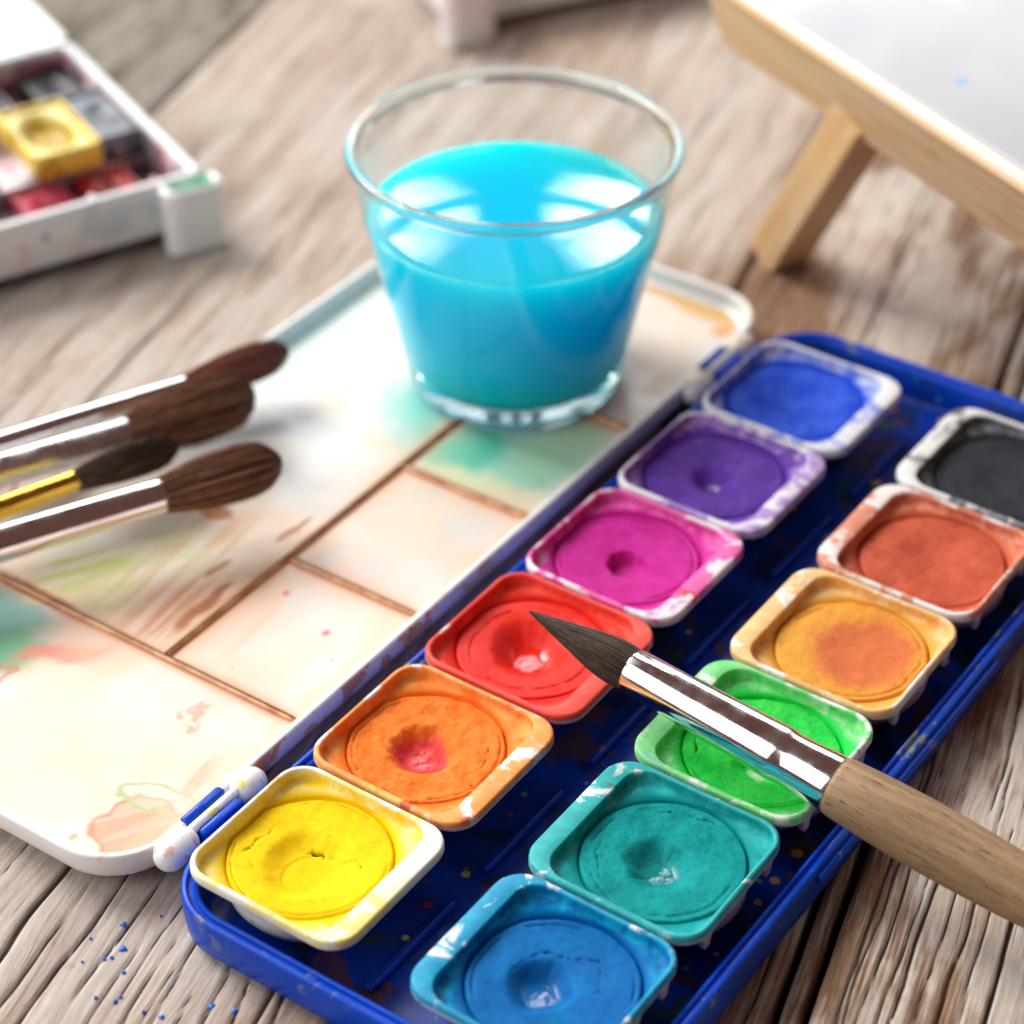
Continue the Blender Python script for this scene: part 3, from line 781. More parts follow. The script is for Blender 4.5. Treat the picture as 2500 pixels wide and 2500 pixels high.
PANS = [
    dict(n='yellow', lab='bright yellow paint pan nearest the hinge, at the near end of its row', row=0, col=0, c=(0.86, 0.58, 0.004), d=(0.62, 0.34, 0.003), l=(0.88, 0.64, 0.008), pale=(0.86, 0.80, 0.34), rim=0.62, inn=0.9,
         other=[((0.86, 0.50, 0.16), 0.20), ((0.86, 0.82, 0.55), 0.4)],
         spec=dict(craters=[(0.6, -1.6, 8.5, 4.2, 1.5), (0.9, -2.4, 4.6, 4.1, 0.2)], rough=0.16, dish=0.9, wave=0.3, ring=0.93,
                   cracks=[([(-9.6, 2.6), (-9.0, 0.5), (-9.8, -1.6), (-9.4, -3.2), (-10, -5)], 0.16, 0.6), ([(-1.4, 2.6), (-0.3, 3.0), (0.6, 2.9)], 0.42, 0.9), ([(-2.6, 1.6), (-1.2, 2.7), (2.2, 3.4), (4.6, 3.2), (6.6, 4.0), (8.0, 3.0)], 0.12, 0.4), ([(-7.6, 4.6), (-5.0, 6.0), (-3.6, 7.2)], 0.10, 0.25), ([(-7.5, -6.4), (-4.5, -7.2), (-3.8, -9.4)], 0.10, 0.25)]), grit=0.3),
    dict(n='orange', lab='orange paint pan with a pink wet dent, next to the yellow one', row=1, col=0, c=(0.84, 0.185, 0.020), d=(0.66, 0.075, 0.008), l=(0.86, 0.25, 0.045), pale=(0.86, 0.40, 0.11), rim=0.78, inn=0.95,
         other=[((0.66, 0.10, 0.06), 0.24), ((0.86, 0.58, 0.12), 0.30), ((0.84, 0.74, 0.70), 0.22)], patch=(0.70, 0.045, 0.07),
         spec=dict(craters=[(-0.4, -0.6, 6.8, 3.0, 2.5)], wet=0.75, wetr=0.62, patchr=1.1, rough=0.60, dish=0.7, ring=0.92,
                   cracks=[([(1.8, 1.4), (2.6, -0.8), (3.4, -3.0)], 0.12, 0.4), ([(-3.4, -3.0), (-2.8, -0.8), (-1.2, 1.2)], 0.10, 0.3), ([(9, 6), (10.5, 2), (11.5, -3)], 0.16, 0.5)]), grit=0.75),
    dict(n='red', lab='glossy red paint pan under the tip of the pointed brush', row=2, col=0, c=(0.72, 0.024, 0.015), d=(0.58, 0.004, 0.003), l=(0.76, 0.038, 0.024), pale=(0.80, 0.085, 0.055), rim=0.95, inn=1.0,
         other=[((0.84, 0.42, 0.10), 0.08), ((0.72, 0.08, 0.16), 0.2)],
         spec=dict(craters=[(-0.8, 0.2, 8.0, 2.2, 3.0)], wet=1.0, wetr=0.86, rough=0.10, dish=0.9, gloss=0.35, ring=0.8), grit=0.18, rough=0.55),
    dict(n='magenta', lab='magenta pink paint pan with a small round dent', row=3, col=0, c=(0.52, 0.014, 0.25), d=(0.32, 0.005, 0.12), l=(0.60, 0.03, 0.33), pale=(0.82, 0.16, 0.45), rim=0.62, inn=0.85,
         other=[((0.62, 0.03, 0.06), 0.25), ((0.84, 0.74, 0.80), 0.35), ((0.2, 0.08, 0.02), 0.05)],
         spec=dict(craters=[(0.2, -0.3, 4.2, 2.8, 2.2)], rough=0.06, dish=1.5, wave=0.2, gloss=0.25, wet=0.3), grit=0.12, rough=0.6),
    dict(n='purple', lab='purple paint pan with a rough wet hollow, between magenta and blue', row=4, col=0, c=(0.11, 0.035, 0.34), d=(0.045, 0.012, 0.15), l=(0.16, 0.06, 0.46), pale=(0.50, 0.32, 0.68), rim=0.58, inn=0.8,
         other=[((0.6, 0.05, 0.45), 0.12), ((0.8, 0.78, 0.5), 0.12)],
         spec=dict(craters=[(0.2, -0.4, 5.2, 1.2, 2.0)], wet=0.7, rough=0.2, dish=0.8, gloss=0.2), grit=0.3, rough=0.6),
    dict(n='blue', lab='deep ultramarine blue paint pan at the far end, beside the purple one', row=5, col=0, c=(0.012, 0.075, 0.66), d=(0.008, 0.035, 0.48), l=(0.05, 0.14, 0.76), pale=(0.40, 0.48, 0.80), rim=0.44, inn=0.6,
         other=[((0.2, 0.3, 0.75), 0.15)],
         spec=dict(craters=[(0, 0, 11, 2, 1.0)], rough=0.12, dish=0.5, gloss=0.2), grit=0.2, rough=0.6),
    dict(n='cyan', lab='cerulean blue paint pan cut by the bottom edge of the picture', row=0, col=1, c=(0.001, 0.115, 0.36), d=(0.001, 0.035, 0.17), l=(0.002, 0.155, 0.43), pale=(0.003, 0.36, 0.56), rim=0.86, inn=1.0,
         other=[((0.6, 0.66, 0.84), 0.25), ((0.02, 0.10, 0.4), 0.12)],
         spec=dict(craters=[(-1.6, -1.2, 6.2, 2.4, 2.2)], wet=1.0, wetr=0.8, rough=0.14, dish=0.9, ring=0.9,
                   cracks=[([(-6.0, 3.0), (-4.6, 5.4), (-0.8, 6.0), (3.0, 8.0), (6, 8)], 0.2, 0.5), ([(4.4, 6.6), (6.0, 4.0), (6.6, 1.0), (9, 0)], 0.18, 0.4), ([(-7, -1), (-6, 3)], 0.15, 0.3)]), grit=0.25, rough=0.62),
    dict(n='teal', lab='teal green paint pan between the cerulean and the grass green one', row=1, col=1, c=(0.004, 0.26, 0.255), d=(0.002, 0.09, 0.10), l=(0.006, 0.33, 0.32), pale=(0.03, 0.45, 0.46), rim=0.92, inn=1.0,
         other=[((0.30, 0.06, 0.08), 0.10), ((0.7, 0.76, 0.78), 0.22)],
         spec=dict(craters=[(-0.2, -0.6, 6.6, 2.0, 2.2)], wet=0.95, wetr=0.75, rough=0.30, dish=0.8, ring=0.88,
                   cracks=[([(-8, 8.6), (-3, 11.4), (3, 12.2)], 0.22, 0.6), ([(-11, -1), (-10, -4.5), (-6.5, -9)], 0.14, 0.4)]), grit=0.7),
    dict(n='green', lab='grass green paint pan under the metal ferrule of the pointed brush', row=2, col=1, c=(0.012, 0.58, 0.065), d=(0.004, 0.30, 0.025), l=(0.06, 0.68, 0.09), pale=(0.26, 0.68, 0.28), rim=0.68, inn=0.75,
         other=[((0.20, 0.50, 0.35), 0.2), ((0.10, 0.22, 0.03), 0.1)], patch=(0.50, 0.66, 0.50),
         spec=dict(craters=[(1.2, -2.5, 5.2, 2.2, 1.6)], patchr=0.6, wet=0.3, rough=0.42, dish=1.0, ring=0.94,
                   cracks=[([(-11.5, 3), (-12, 0), (-11, -4), (-9, -7)], 0.25, 0.7)]), grit=0.7),
    dict(n='ochre', lab='ochre paint pan with a terracotta stain in the middle', row=3, col=1, c=(0.74, 0.33, 0.045), d=(0.55, 0.18, 0.025), l=(0.76, 0.38, 0.065), pale=(0.84, 0.56, 0.26), rim=0.66, inn=0.9,
         other=[((0.80, 0.45, 0.05), 0.15), ((0.62, 0.10, 0.04), 0.05)], patch=(0.60, 0.145, 0.055),
         spec=dict(craters=[(2.4, 1.4, 10.5, 4.0, 0.5)], patchr=1.6, rough=0.3, dish=0.3, lift=0.3), grit=0.55),
    dict(n='brown', lab='terracotta brown paint pan with white rim, between ochre and black', row=4, col=1, c=(0.50, 0.088, 0.044), d=(0.30, 0.045, 0.022), l=(0.56, 0.12, 0.065), pale=(0.72, 0.32, 0.20), rim=0.60, inn=0.95,
         other=[((0.62, 0.20, 0.10), 0.15)],
         spec=dict(craters=[(0, 1, 9, 2, 0.5)], rough=0.22, wave=0.5, dish=0.3), grit=0.4),
    dict(n='black', lab='black paint pan at the far right, cut by the picture edge', row=5, col=1, c=(0.030, 0.033, 0.040), d=(0.012, 0.012, 0.014), l=(0.040, 0.045, 0.055), pale=(0.22, 0.23, 0.25), rim=0.42, inn=0.95,
         other=[((0.08, 0.09, 0.10), 0.15)],
         spec=dict(craters=[(0, 0, 9, 2, 0.5)], rough=0.2, dish=0.3, gloss=0.1), grit=0.4),
]
for i, p in enumerate(PANS):
    flip = p['col'] == 1
    cx, cy_ = (48.0 if flip else 0.0), p['row'] * 32.0 - 0.1
    t = thing('paint_pan', p['lab'], 'paint pan', (cx, cy_, 1.55), math.pi if flip else 0.0, 'paint pans in the blue tray')
    mc = mat_cup(p['n'] + '_smeared_cup', p['c'], p['pale'], p['rim'], p['inn'], p['other'], i + 1)
    cup = obj('cup', CUPV, CUPF, mc, t, attrs={'zone': CUPZ}, sharp=60)
    mk = mat_cake(p['n'] + '_paint', p['c'], p['d'], p['l'], p.get('patch'), i + 1, p.get('rough', 0.72), p.get('grit', 0.5))
    v, f, at = cake_mesh(p['spec'], flip, 100 + i * 9)
    obj('paint_cake', v, f, mk, t, attrs=at)
    for yy in (-9.6, 9.6):
        v, f = tri_foot(-13.4, yy)
        v = [(-(a + 13.4) - 14.3, b, c) for a, b, c in v]
        obj('foot', v, [q[::-1] for q in f], M_foot, cup, smooth=False)

# ------------------------------------------------------------------ glass of blue water
GX, GY, GB = -59.25, 144.0, 4.35
tumbler = thing('drinking_glass', 'small clear glass tumbler standing on the palette lid', 'glass', (GX, GY, GB))
g = G('glass_rim_and_base')
gb = g.n('ShaderNodeBsdfGlass', {'Color': (0.93, 0.985, 0.985, 1), 'Roughness': 0.0, 'IOR': 1.47})
g.t.links.new(gb.outputs[0], g.out.inputs[0])
M_glass = g.m
g = G('glass_wall')
lw = g.n('ShaderNodeLayerWeight', {'Blend': 0.5})
frv = g.mth('MULTIPLY_ADD', g.mth('POWER', lw.outputs['Facing'], 5.0), 0.95, 0.02)
tr = g.n('ShaderNodeBsdfTransparent', {'Color': (0.985, 0.995, 0.995, 1)})
gl = g.n('ShaderNodeBsdfGlossy', {'Color': (1, 1, 1, 1), 'Roughness': 0.01})
mx = g.n('ShaderNodeMixShader', {0: frv, 1: tr.outputs[0], 2: gl.outputs[0]})
g.t.links.new(mx.outputs[0], g.out.inputs[0])
M_gwall = g.m


def r_out(z):           # outer radius at height z above the base
    t = z / 55.3
    return 22.4 + 11.75 * (0.90 * t + 0.10 * math.sin(math.pi * t / 2)) - 0.9 * math.exp(-z / 2.0) * 0.6


ZT = 55.3
# closed solid: outer wall up, rim bead, inner wall down, inner bottom
prof_out = [(0.02, 0.7), (15, 0.7), (19.0, 0.35), (20.8, 0.0), (21.7, 0.15), (22.2, 0.7)] + [(r_out(z), z) for z in np.linspace(1.6, 54.0, 30)]
prof_rim = [(r_out(54.0) + 0.25, 54.4), (r_out(ZT) + 0.15, 55.0), (r_out(ZT) - 0.1, 55.6), (r_out(ZT) - 0.7, 55.95), (r_out(ZT) - 1.6, 55.9), (r_out(ZT) - 2.3, 55.4), (r_out(54) - 2.3, 54.5), (r_out(54.0) - 1.9, 53.7)]
prof_in = [(r_out(z) - 1.7, z) for z in np.linspace(53.0, 8.0, 24)] + [(r_out(6.6) - 2.6, 6.4), (r_out(6) - 4.5, 5.5), (r_out(6) - 8, 5.05), (6, 4.9), (0.02, 4.9)]
full = prof_out + prof_rim + prof_in
g = G('glass_base')
gb = g.n('ShaderNodeBsdfGlass', {'Color': (0.95, 0.99, 0.99, 1), 'Roughness': 0.06, 'IOR': 1.45})
tr = g.n('ShaderNodeBsdfTransparent', {'Color': (0.96, 0.99, 0.99, 1)})
mx = g.n('ShaderNodeMixShader', {0: 0.12, 1: gb.outputs[0], 2: tr.outputs[0]})
g.t.links.new(mx.outputs[0], g.out.inputs[0])
M_gbase = g.m
v, f = lathe(full, 128)
n_wall = len(full)
g = G('glass_wet_inner_wall')
tr = g.n('ShaderNodeBsdfTransparent', {'Color': (1, 1, 1, 1)})
g.t.links.new(tr.outputs[0], g.out.inputs[0])
go = obj('glass_body', v, f, [M_glass, M_gwall, g.m, M_gbase], tumbler)
idx = np.zeros(len(f), np.int32)
for k in range(n_wall - 1):
    zmid = (full[k][1] + full[k + 1][1]) / 2
    if zmid <= 7.0:
        idx[k * 128:(k + 1) * 128] = 3
    if 7.0 < zmid < 53.2:
        idx[k * 128:(k + 1) * 128] = 2 if (k > len(prof_out) + 4 and zmid < 39.9) else 1
go.data.polygons.foreach_set('material_index', idx)
water = None
g = G('blue_paint_water')
sepz = g.n('ShaderNodeSeparateXYZ', {0: g.co()}).outputs[2]
M_water = g.pbr((0.003, 0.47, 0.71), 0.03, IOR=1.333, Subsurface_Weight=1.0, Subsurface_Radius=(0.004, 0.060, 0.075), Subsurface_Scale=1.0)
WZ = 39.7
pw = [(0.02, 4.95), (6, 4.95), (r_out(6) - 7, 5.05), (r_out(6) - 3.2, 5.5), (r_out(6.6) - 1.3, 6.45)] + [(r_out(z) - 0.55, z) for z in np.linspace(8.0, WZ, 20)]
pw += [(r_out(WZ) - 1.72, WZ + 0.55), (r_out(WZ) - 1.95, WZ + 0.32), (r_out(WZ) - 2.5, WZ + 0.1), (r_out(WZ) - 3.6, WZ + 0.02), (10, WZ), (0.02, WZ)]
v, f = lathe(pw, 128)
wt = thing('blue_water', 'turquoise blue paint water filling the glass', 'water', (GX, GY, GB))
g = G('blue_paint_water_against_glass')
M_wside = g.pbr((0.003, 0.47, 0.71), 0.6, Specular_IOR_Level=0.0, Subsurface_Weight=1.0, Subsurface_Radius=(0.004, 0.060, 0.075), Subsurface_Scale=1.0)
wo = obj('water_body', v, f, [M_water, M_wside], wt)
idx = np.zeros(len(f), np.int32); idx[:128 * 24] = 1
wo.data.polygons.foreach_set('material_index', idx)

# ------------------------------------------------------------------ brushes
def mat_metal(name, col, rough=0.16):
    g = G(name)
    br = g.noise(g.co((0.06, 2.4, 2.4)), 1.0, 4, 0.65)
    sm = g.noise(g.co(), 0.25, 4)
    return g.pbr(col, g.ss(sm, 0.3, 0.7, rough * 0.7, rough * 1.5), 1.0, normal=g.bump(br, 0.012, 0.0001))


M_chrome = mat_metal('chromed_ferrule', (0.88, 0.88, 0.89), 0.13)
M_satin = mat_metal('satin_ferrule', (0.80, 0.80, 0.82), 0.26)
M_gold = mat_metal('gold_ferrule', (0.95, 0.62, 0.10), 0.16)


def mat_hair(name, c0, c1):
    g = G(name)
    geo = g.n('ShaderNodeNewGeometry')
    st = g.noise(g.co((0.05, 2.6, 2.6)), 1.0, 4, 0.65)
    f = g.mth('ADD', g.mth('MULTIPLY', geo.outputs['Random Per Island'], 0.45), g.ss(st, 0.40, 0.62, 0.0, 0.55))
    return g.pbr(g.mix(f, c0, c1), 0.5, Specular_IOR_Level=0.3)


def mat_handle(name, c0, c1, c2):
    g = G(name)
    a = g.noise(g.co((0.045, 0.9, 0.9)), 1.0, 5, 0.6)
    b = g.noise(g.co((0.30, 3.2, 3.2), (4, 4, 4)), 1.0, 4, 0.6)
    c = g.noise(g.co((0.06, 0.14, 0.14), (9, 1, 1)), 1.0, 3)
    col = g.mix(g.ss(a, 0.3, 0.7), c0, c1)
    col = g.mix(g.ss(c, 0.45, 0.7, 0, 0.6), col, g.mix(0.5, col, (0.42, 0.25, 0.14)))
    col = g.mix(g.ss(b, 0.43, 0.34, 0.0, 0.75), col, c2)
    return g.pbr(col, 0.55, normal=g.bump(b, 0.25, 0.0003), Specular_IOR_Level=0.35)


M_raw = mat_handle('raw_wood_handle', (0.235, 0.145, 0.070), (0.37, 0.245, 0.130), (0.045, 0.036, 0.03))
M_hair_dark = mat_hair('dark_brush_hair', (0.008, 0.005, 0.004), (0.115, 0.066, 0.040))
M_hair_brown = mat_hair('brown_brush_hair', (0.030, 0.012, 0.007), (0.52, 0.26, 0.15))
M_hair_red = mat_hair('red_brown_brush_hair', (0.14, 0.036, 0.024), (0.60, 0.24, 0.17))
M_hair_grey = mat_hair('grey_brown_brush_hair', (0.020, 0.011, 0.009), (0.22, 0.13, 0.10))


def hair_mesh(length, env, nst, seg, rad, seed, bend=(0, 0), tipspread=0.25, rr0=1.0, zsq=1.0, frizz=1.0):
    """strands spread through the head's volume, mostly at its surface; env(t) is the head radius"""
    rng = np.random.default_rng(seed)
    ph = rng.uniform(0, 2 * np.pi, nst)
    rho = np.sqrt(rng.uniform(0.35, 1.0, nst))
    if frizz > 2:
        k = rng.random(nst) < 0.10
        rho[k] = rng.uniform(1.0, 1.14, k.sum())
    tend = 1 - tipspread * rng.uniform(0, 1, nst) ** 2.2
    twist = rng.normal(0, 0.05, nst)
    T = np.linspace(0, 1, seg + 1)
    V, F = [], []
    tt = T[None, :] * tend[:, None]
    e = env(tt)
    flut = 1 + (0.018 * np.sin(ph * 9 + 1.3) + 0.022 * np.sin(ph * 17 + 0.4) + 0.03 * np.sin(ph * 37))[:, None] * np.clip(tt * 1.6, 0, 1) + frizz * rng.normal(0, 0.012, (nst, 1)) * (0.3 + tt)
    rr = rho[:, None] * e * flut
    an = ph[:, None] + twist[:, None] * tt
    cx = tt * length
    cyv = rr * np.cos(an) + bend[0] * tt ** 2 + frizz * rng.normal(0, 0.04, (nst, 1)) * tt ** 2
    czv = rr * np.sin(an) * zsq + bend[1] * tt ** 2 + frizz * rng.normal(0, 0.04, (nst, 1)) * tt ** 2
    ra = rad * (1.0 - 0.75 * T ** 2)[None, :] * rng.uniform(0.7, 1.2, (nst, 1))
    k = 3
    q = np.arange(k) * 2 * np.pi / k
    vx = np.repeat(cx[..., None], k, 2)
    vy = cyv[..., None] + ra[..., None] * np.cos(q)
    vz = czv[..., None] + ra[..., None] * np.sin(q)
    v = np.stack([vx, vy, vz], -1).reshape(-1, 3)
    base = (np.arange(nst) * (seg + 1) * k)[:, None, None] + (np.arange(seg) * k)[None, :, None] + np.arange(k)[None, None, :]
    nxt = (np.arange(nst) * (seg + 1) * k)[:, None, None] + (np.arange(seg) * k)[None, :, None] + ((np.arange(k) + 1) % k)[None, None, :]
    f = np.stack([base, nxt, nxt + k, base + k], -1).reshape(-1, 4)
    # solid core
    tc = np.linspace(0, 0.93, 22)
    n = 32
    th = np.linspace(0, 2 * np.pi, n, endpoint=False)
    loops = [np.stack([np.full(n, t * length), env(np.array([t]))[0] * 0.74 * np.cos(th) + bend[0] * t * t, env(np.array([t]))[0] * 0.74 * np.sin(th) * zsq + bend[1] * t * t], 1) for t in tc]
    v2, f2 = loft(loops)
    return np.concatenate([v, v2]), f.tolist() + [[i + len(v) for i in ff] for ff in f2]


def brush(label, J, Bk, hairlen, env, ferr, ferr_mat, handle, handle_mat, hair_mat, nst, seg, rad, seed, bend=(0, 0), tip=0.25, group=None, band=None):
    """J: point where hair leaves the ferrule; Bk: a point further back on the axis. Local +x points to the tip."""
    t = bpy.data.objects.new('paint_brush', None)
    COL.objects.link(t)
    t.empty_display_size = 0.01
    t.matrix_world = axis_matrix(J, Vector(J) - Vector(Bk))
    tag(t, label, 'brush', group)
    v, f = hair_mesh(hairlen, env, nst, seg, rad, seed, bend, tip, frizz=5.0 if group else 1.6)
    v[:, 0] -= 0.6
    obj('bristles', v, f, hair_mat, t)
    v, f = spin_x(ferr, 64, True, True)
    fo = obj('ferrule', v, f, ferr_mat, t, sharp=35)
    if handle:
        v, f = spin_x(handle, 48, True, True)
        obj('handle', v, f, handle_mat, t, sharp=50)
    return t


# front brush, pointed round
def env_front(t):
    return 3.68 * (1 + 0.09 * np.sin(np.pi * np.clip(t / 0.55, 0, 1)) * (t < 0.55)) * np.clip(1 - np.clip((t - 0.12) / 0.88, 0, 1) ** 1.35, 0.0, 1) + 0.04


FL = 41.0
BS = 1.36
ferr = [(x, q * BS) for x, q in [(0.0, 2.45), (0.0, 2.85), (-0.5, 2.95), (-10, 3.12), (-24, 3.42), (-29.5, 3.58), (-30.6, 3.54), (-31.6, 3.38), (-33, 3.40), (-36.5, 3.55), (-40.2, 3.70), (-40.8, 3.66), (-41.0, 3.3)]]
hand = [(x, q * BS) for x, q in [(-40.0, 3.2), (-40.9, 3.45), (-41.05, 3.66), (-42, 3.85), (-48, 4.1), (-56, 4.28), (-64, 4.25), (-74, 4.0), (-86, 3.5), (-105, 2.9), (-130, 2.3), (-136, 1.6), (-137, 0.3)]]
J = Vector((25.4, 57.2, 22.9)); E_ = Vector((65.6, 55.9, 18.9))
brush('pointed dark haired brush with chrome ferrule and bare wood handle, lying across the pans', J, E_, 22.6, env_front, ferr, M_chrome, hand, M_raw, M_hair_dark, 2200, 12, 0.10, 5, bend=(-0.2, 0.1), tip=0.14)


# four brushes at the left, resting on the rim of the lid
def env_round(R0, R1, tip=2.6):
    return lambda t: (R0 + (R1 - R0) * np.sin(np.pi / 2 * np.clip(t / 0.6, 0, 1))) * np.clip(1 - np.clip((t - 0.62) / 0.38, 0, 1) ** tip, 0.0, 1) ** 0.5 + 0.05


GRP = 'brushes resting on the palette lid'


def ferr_s(R0, R1, L):
    return [(0.0, R0 - 0.45), (0.0, R0 - 0.08), (-0.4, R0), (-L * 0.5, (R0 + R1) / 2), (-L, R1), (-L - 0.2, R1 - 0.5)]


def hand_s(R1, L, tot=130):
    return [(-L + 1, R1 - 0.6), (-L - 0.1, R1 - 0.15), (-L - 4, R1 + 0.2), (-L - 20, R1 + 0.5), (-L - 60, R1 - 0.4), (-tot, R1 * 0.5), (-tot - 1, 0.2)]


M_dkhandle = mat_handle('dark_wood_handle', (0.10, 0.05, 0.03), (0.16, 0.08, 0.05), (0.03, 0.02, 0.02))
brush('front brush of the four at the left, thick silver ferrule, rounded brown hair', (-79.6, 55.2, 17.6), (-96.4, 27.5, 16.0), 24.5, env_round(3.1, 4.9), ferr_s(3.35, 3.7, 60), M_chrome, hand_s(3.7, 60), M_dkhandle, M_hair_brown, 1100, 8, 0.13, 21, tip=0.12, group=GRP)
brush('largest round brush at the left, dull silver ferrule and broad dark hair', (-102.4, 70.3, 14.4), (-115.0, 46.0, 14.2), 27.5, env_round(3.0, 5.6, 4.0), ferr_s(3.3, 3.6, 60), M_satin, hand_s(3.6, 60), M_dkhandle, M_hair_brown, 1300, 8, 0.13, 22, bend=(0, 1.2), tip=0.10, group=GRP)
brush('small brush with gold ferrule between the two thick ones at the left', (-99.6, 51.8, 14.8), (-105.6, 36.8, 14.6), 22.0, env_round(1.8, 3.2), ferr_s(2.1, 2.4, 50), M_gold, hand_s(2.4, 50), M_dkhandle, M_hair_grey, 1000, 8, 0.11, 23, bend=(-1.4, 0.6), tip=0.15, group=GRP)
brush('rearmost brush at the left, thin silver ferrule and reddish hair', (-105.2, 91.0, 13.4), (-122.6, 53.6, 13.0), 23.5, env_round(2.0, 3.6), ferr_s(2.2, 2.6, 60), M_chrome, hand_s(2.6, 60), M_dkhandle, M_hair_red, 1100, 8, 0.09, 24, bend=(-0.6, 1.2), tip=0.15, group=GRP)

# ------------------------------------------------------------------ white paint cases in the background
M_case = mat_plastic('white_case_plastic', (0.80, 0.81, 0.80), 0.32, stain=[((0.55, 0.62, 0.66), 0.12, 0.06), ((0.80, 0.62, 0.66), 0.14, 0.08)], speck=[((0.30, 0.42, 0.62), 0.10, 0.12)])
M_case_in = mat_plastic('pink_stained_plastic', (0.78, 0.66, 0.68), 0.35, stain=[((0.40, 0.06, 0.10), 0.55, 0.10), ((0.10, 0.09, 0.10), 0.45, 0.06)])
M_mint = mat_plastic('mint_stained_plastic', (0.40, 0.74, 0.55), 0.35)
CL, CW = 150.0, 82.0


def paint_case(label, loc, rot, full=True):
    t = thing('paint_case', label, 'paint box', loc, rot)
    specs = [(2.5, 3.4), (0.5, 3.8), (0.0, 5.0), (0.0, 16.0), (0.3, 16.8), (0.8, 17.0), (2.0, 17.0), (2.5, 16.6), (2.7, 15.5), (2.8, 5.0), (3.5, 4.6)]
    L = ringloops(specs, 0, CW, 0, CL, 4.0, 8)
    n = len(L[0])
    v, f = loft(L)
    o = obj('case_body', v, f, [M_case, M_case_in], t, sharp=50)
    idx = np.zeros(len(f), np.int32); idx[n * 8:] = 1
    o.data.polygons.foreach_set('material_index', idx)
    for y0 in (-2.0, CL - 11.0):
        outer = rrect(-6.8, 1.0, y0 - 0.5, y0 + 14.5, 3.6, 8); inner = rrect(-5.0, 0.2, y0 + 1.5, y0 + 12.6, 2.2, 8)
        q = lambda p, z: np.column_stack([p, np.full(len(p), z)])
        v, f = loft([q(outer * [0.9, 1] + [-0.3, 0], 0.15), q(outer, 1.2), q(outer, 16.4), q(outer * 0.5 + inner * 0.5, 17.0), q(inner, 16.4), q(inner, 12.5)])
        p = obj('corner_bracket', v, f, [M_case, M_mint], t, sharp=50)
        idx = np.zeros(len(f), np.int32); idx[len(outer) * 3:] = 1; idx[len(outer) * 3:len(outer) * 4] = 0
        p.data.polygons.foreach_set('material_index', idx)
    # lid folded back
    specs = [(3, 5.0), (0.5, 5.5), (0, 8), (0, 15.5), (0.5, 16.2), (1.6, 16.2), (2.2, 15.6), (2.6, 11.5), (4, 11.0)]
    v, f = loft(ringloops(specs, CW + 1.0, CW + 84, -1.0, CL + 1, 5.0, 8))
    obj('case_lid', v, f, M_case, t, sharp=50)
    # ribs
    for yy in (8.5, 24.5, 41, 57, 73, 89, 105, 121, 136):
        for x0, x1 in ((3, 12), (30, 34)):
            v, f = box(x0, x1, yy - 0.9, yy + 0.9, 4, 12.5, 0.4)
            obj('rib', v, f, M_case_in, t)
    for xx in (28.5, 56.0):
        v, f = box(xx - 0.8, xx + 0.8, 2.9, CL - 2.9, 4, 9.5, 0.4)
        obj('divider', v, f, M_case_in, t)
    return t


e2 = Vector((-0.912, 0.41, 0)).normalized()
ROT2 = math.atan2(e2.y, e2.x)
Q2 = Vector((-157.5, 157.5, 0.0))
paint_case('white plastic paint case with half pans at the left edge', Q2, ROT2)


def half_pan(label, lx, ly, z0, sx, sy, h, pig, cup_col, well, rot=0.0, hollow=1.6, seed=0):
    """small rectangular half pan holding a paint block"""
    e1 = Vector((e2.y, -e2.x, 0)) * -1
    ey = Vector((-e2.y, e2.x, 0))
    loc = Q2 + e2 * lx + ey * ly + Vector((0, 0, z0))
    t = thing('half_pan', label, 'paint pan', loc, ROT2 + rot, 'half pans in the white case')
    mc = mat_plastic('half_pan_plastic', cup_col, 0.35, stain=[(pig, 0.25, 0.12)])
    specs = [(0.8, 0), (0.2, 0.5), (0, h - 0.4), (0.3, h), (1.0, h), (1.25, h - 0.4), (1.3, h - 1.8), (1.6, 0.7)]
    v, f = loft(ringloops(specs, -sx / 2, sx / 2, -sy / 2, sy / 2, 1.5, 5))
    obj('pan_body', v, f, mc, t, sharp=50)
    n = 40
    X, Y = np.meshgrid(np.linspace(-1, 1, n), np.linspace(-1, 1, n), indexing='ij')
    q = np.hypot(X / well[0], Y / well[1])
    z = h - 0.9 - hollow * sst(q, 1.15, 0.5) + 0.35 * (fbm(X * 3, Y * 3, 3, seed) - 0.5)
    z = np.where(np.maximum(abs(X), abs(Y)) > 0.97, h - 2.2, z)
    v = np.stack([X * (sx / 2 - 1.3), Y * (sy / 2 - 1.3), z], -1).reshape(-1, 3)
    g = G('half_pan_paint')
    nn = g.noise(g.co((1, 1, 1), (seed, seed, 0)), 0.25, 5)
    m = g.attr('well')
    light = (0.78, 0.70, 0.26) if seed == 1 else tuple(min(0.8, a * 1.6 + 0.03) for a in pig)
    mt = g.pbr(g.mix(g.mth('MULTIPLY', m, g.ss(nn, 0.25, 0.5, 0.8, 1.0)), light, pig), 0.4, normal=g.bump(nn, 0.3, 0.0008))
    obj('paint_block', v, grid_faces(n, n), mt, t, attrs={'well': sst(q, 1.05, 0.8).ravel()})
    return t


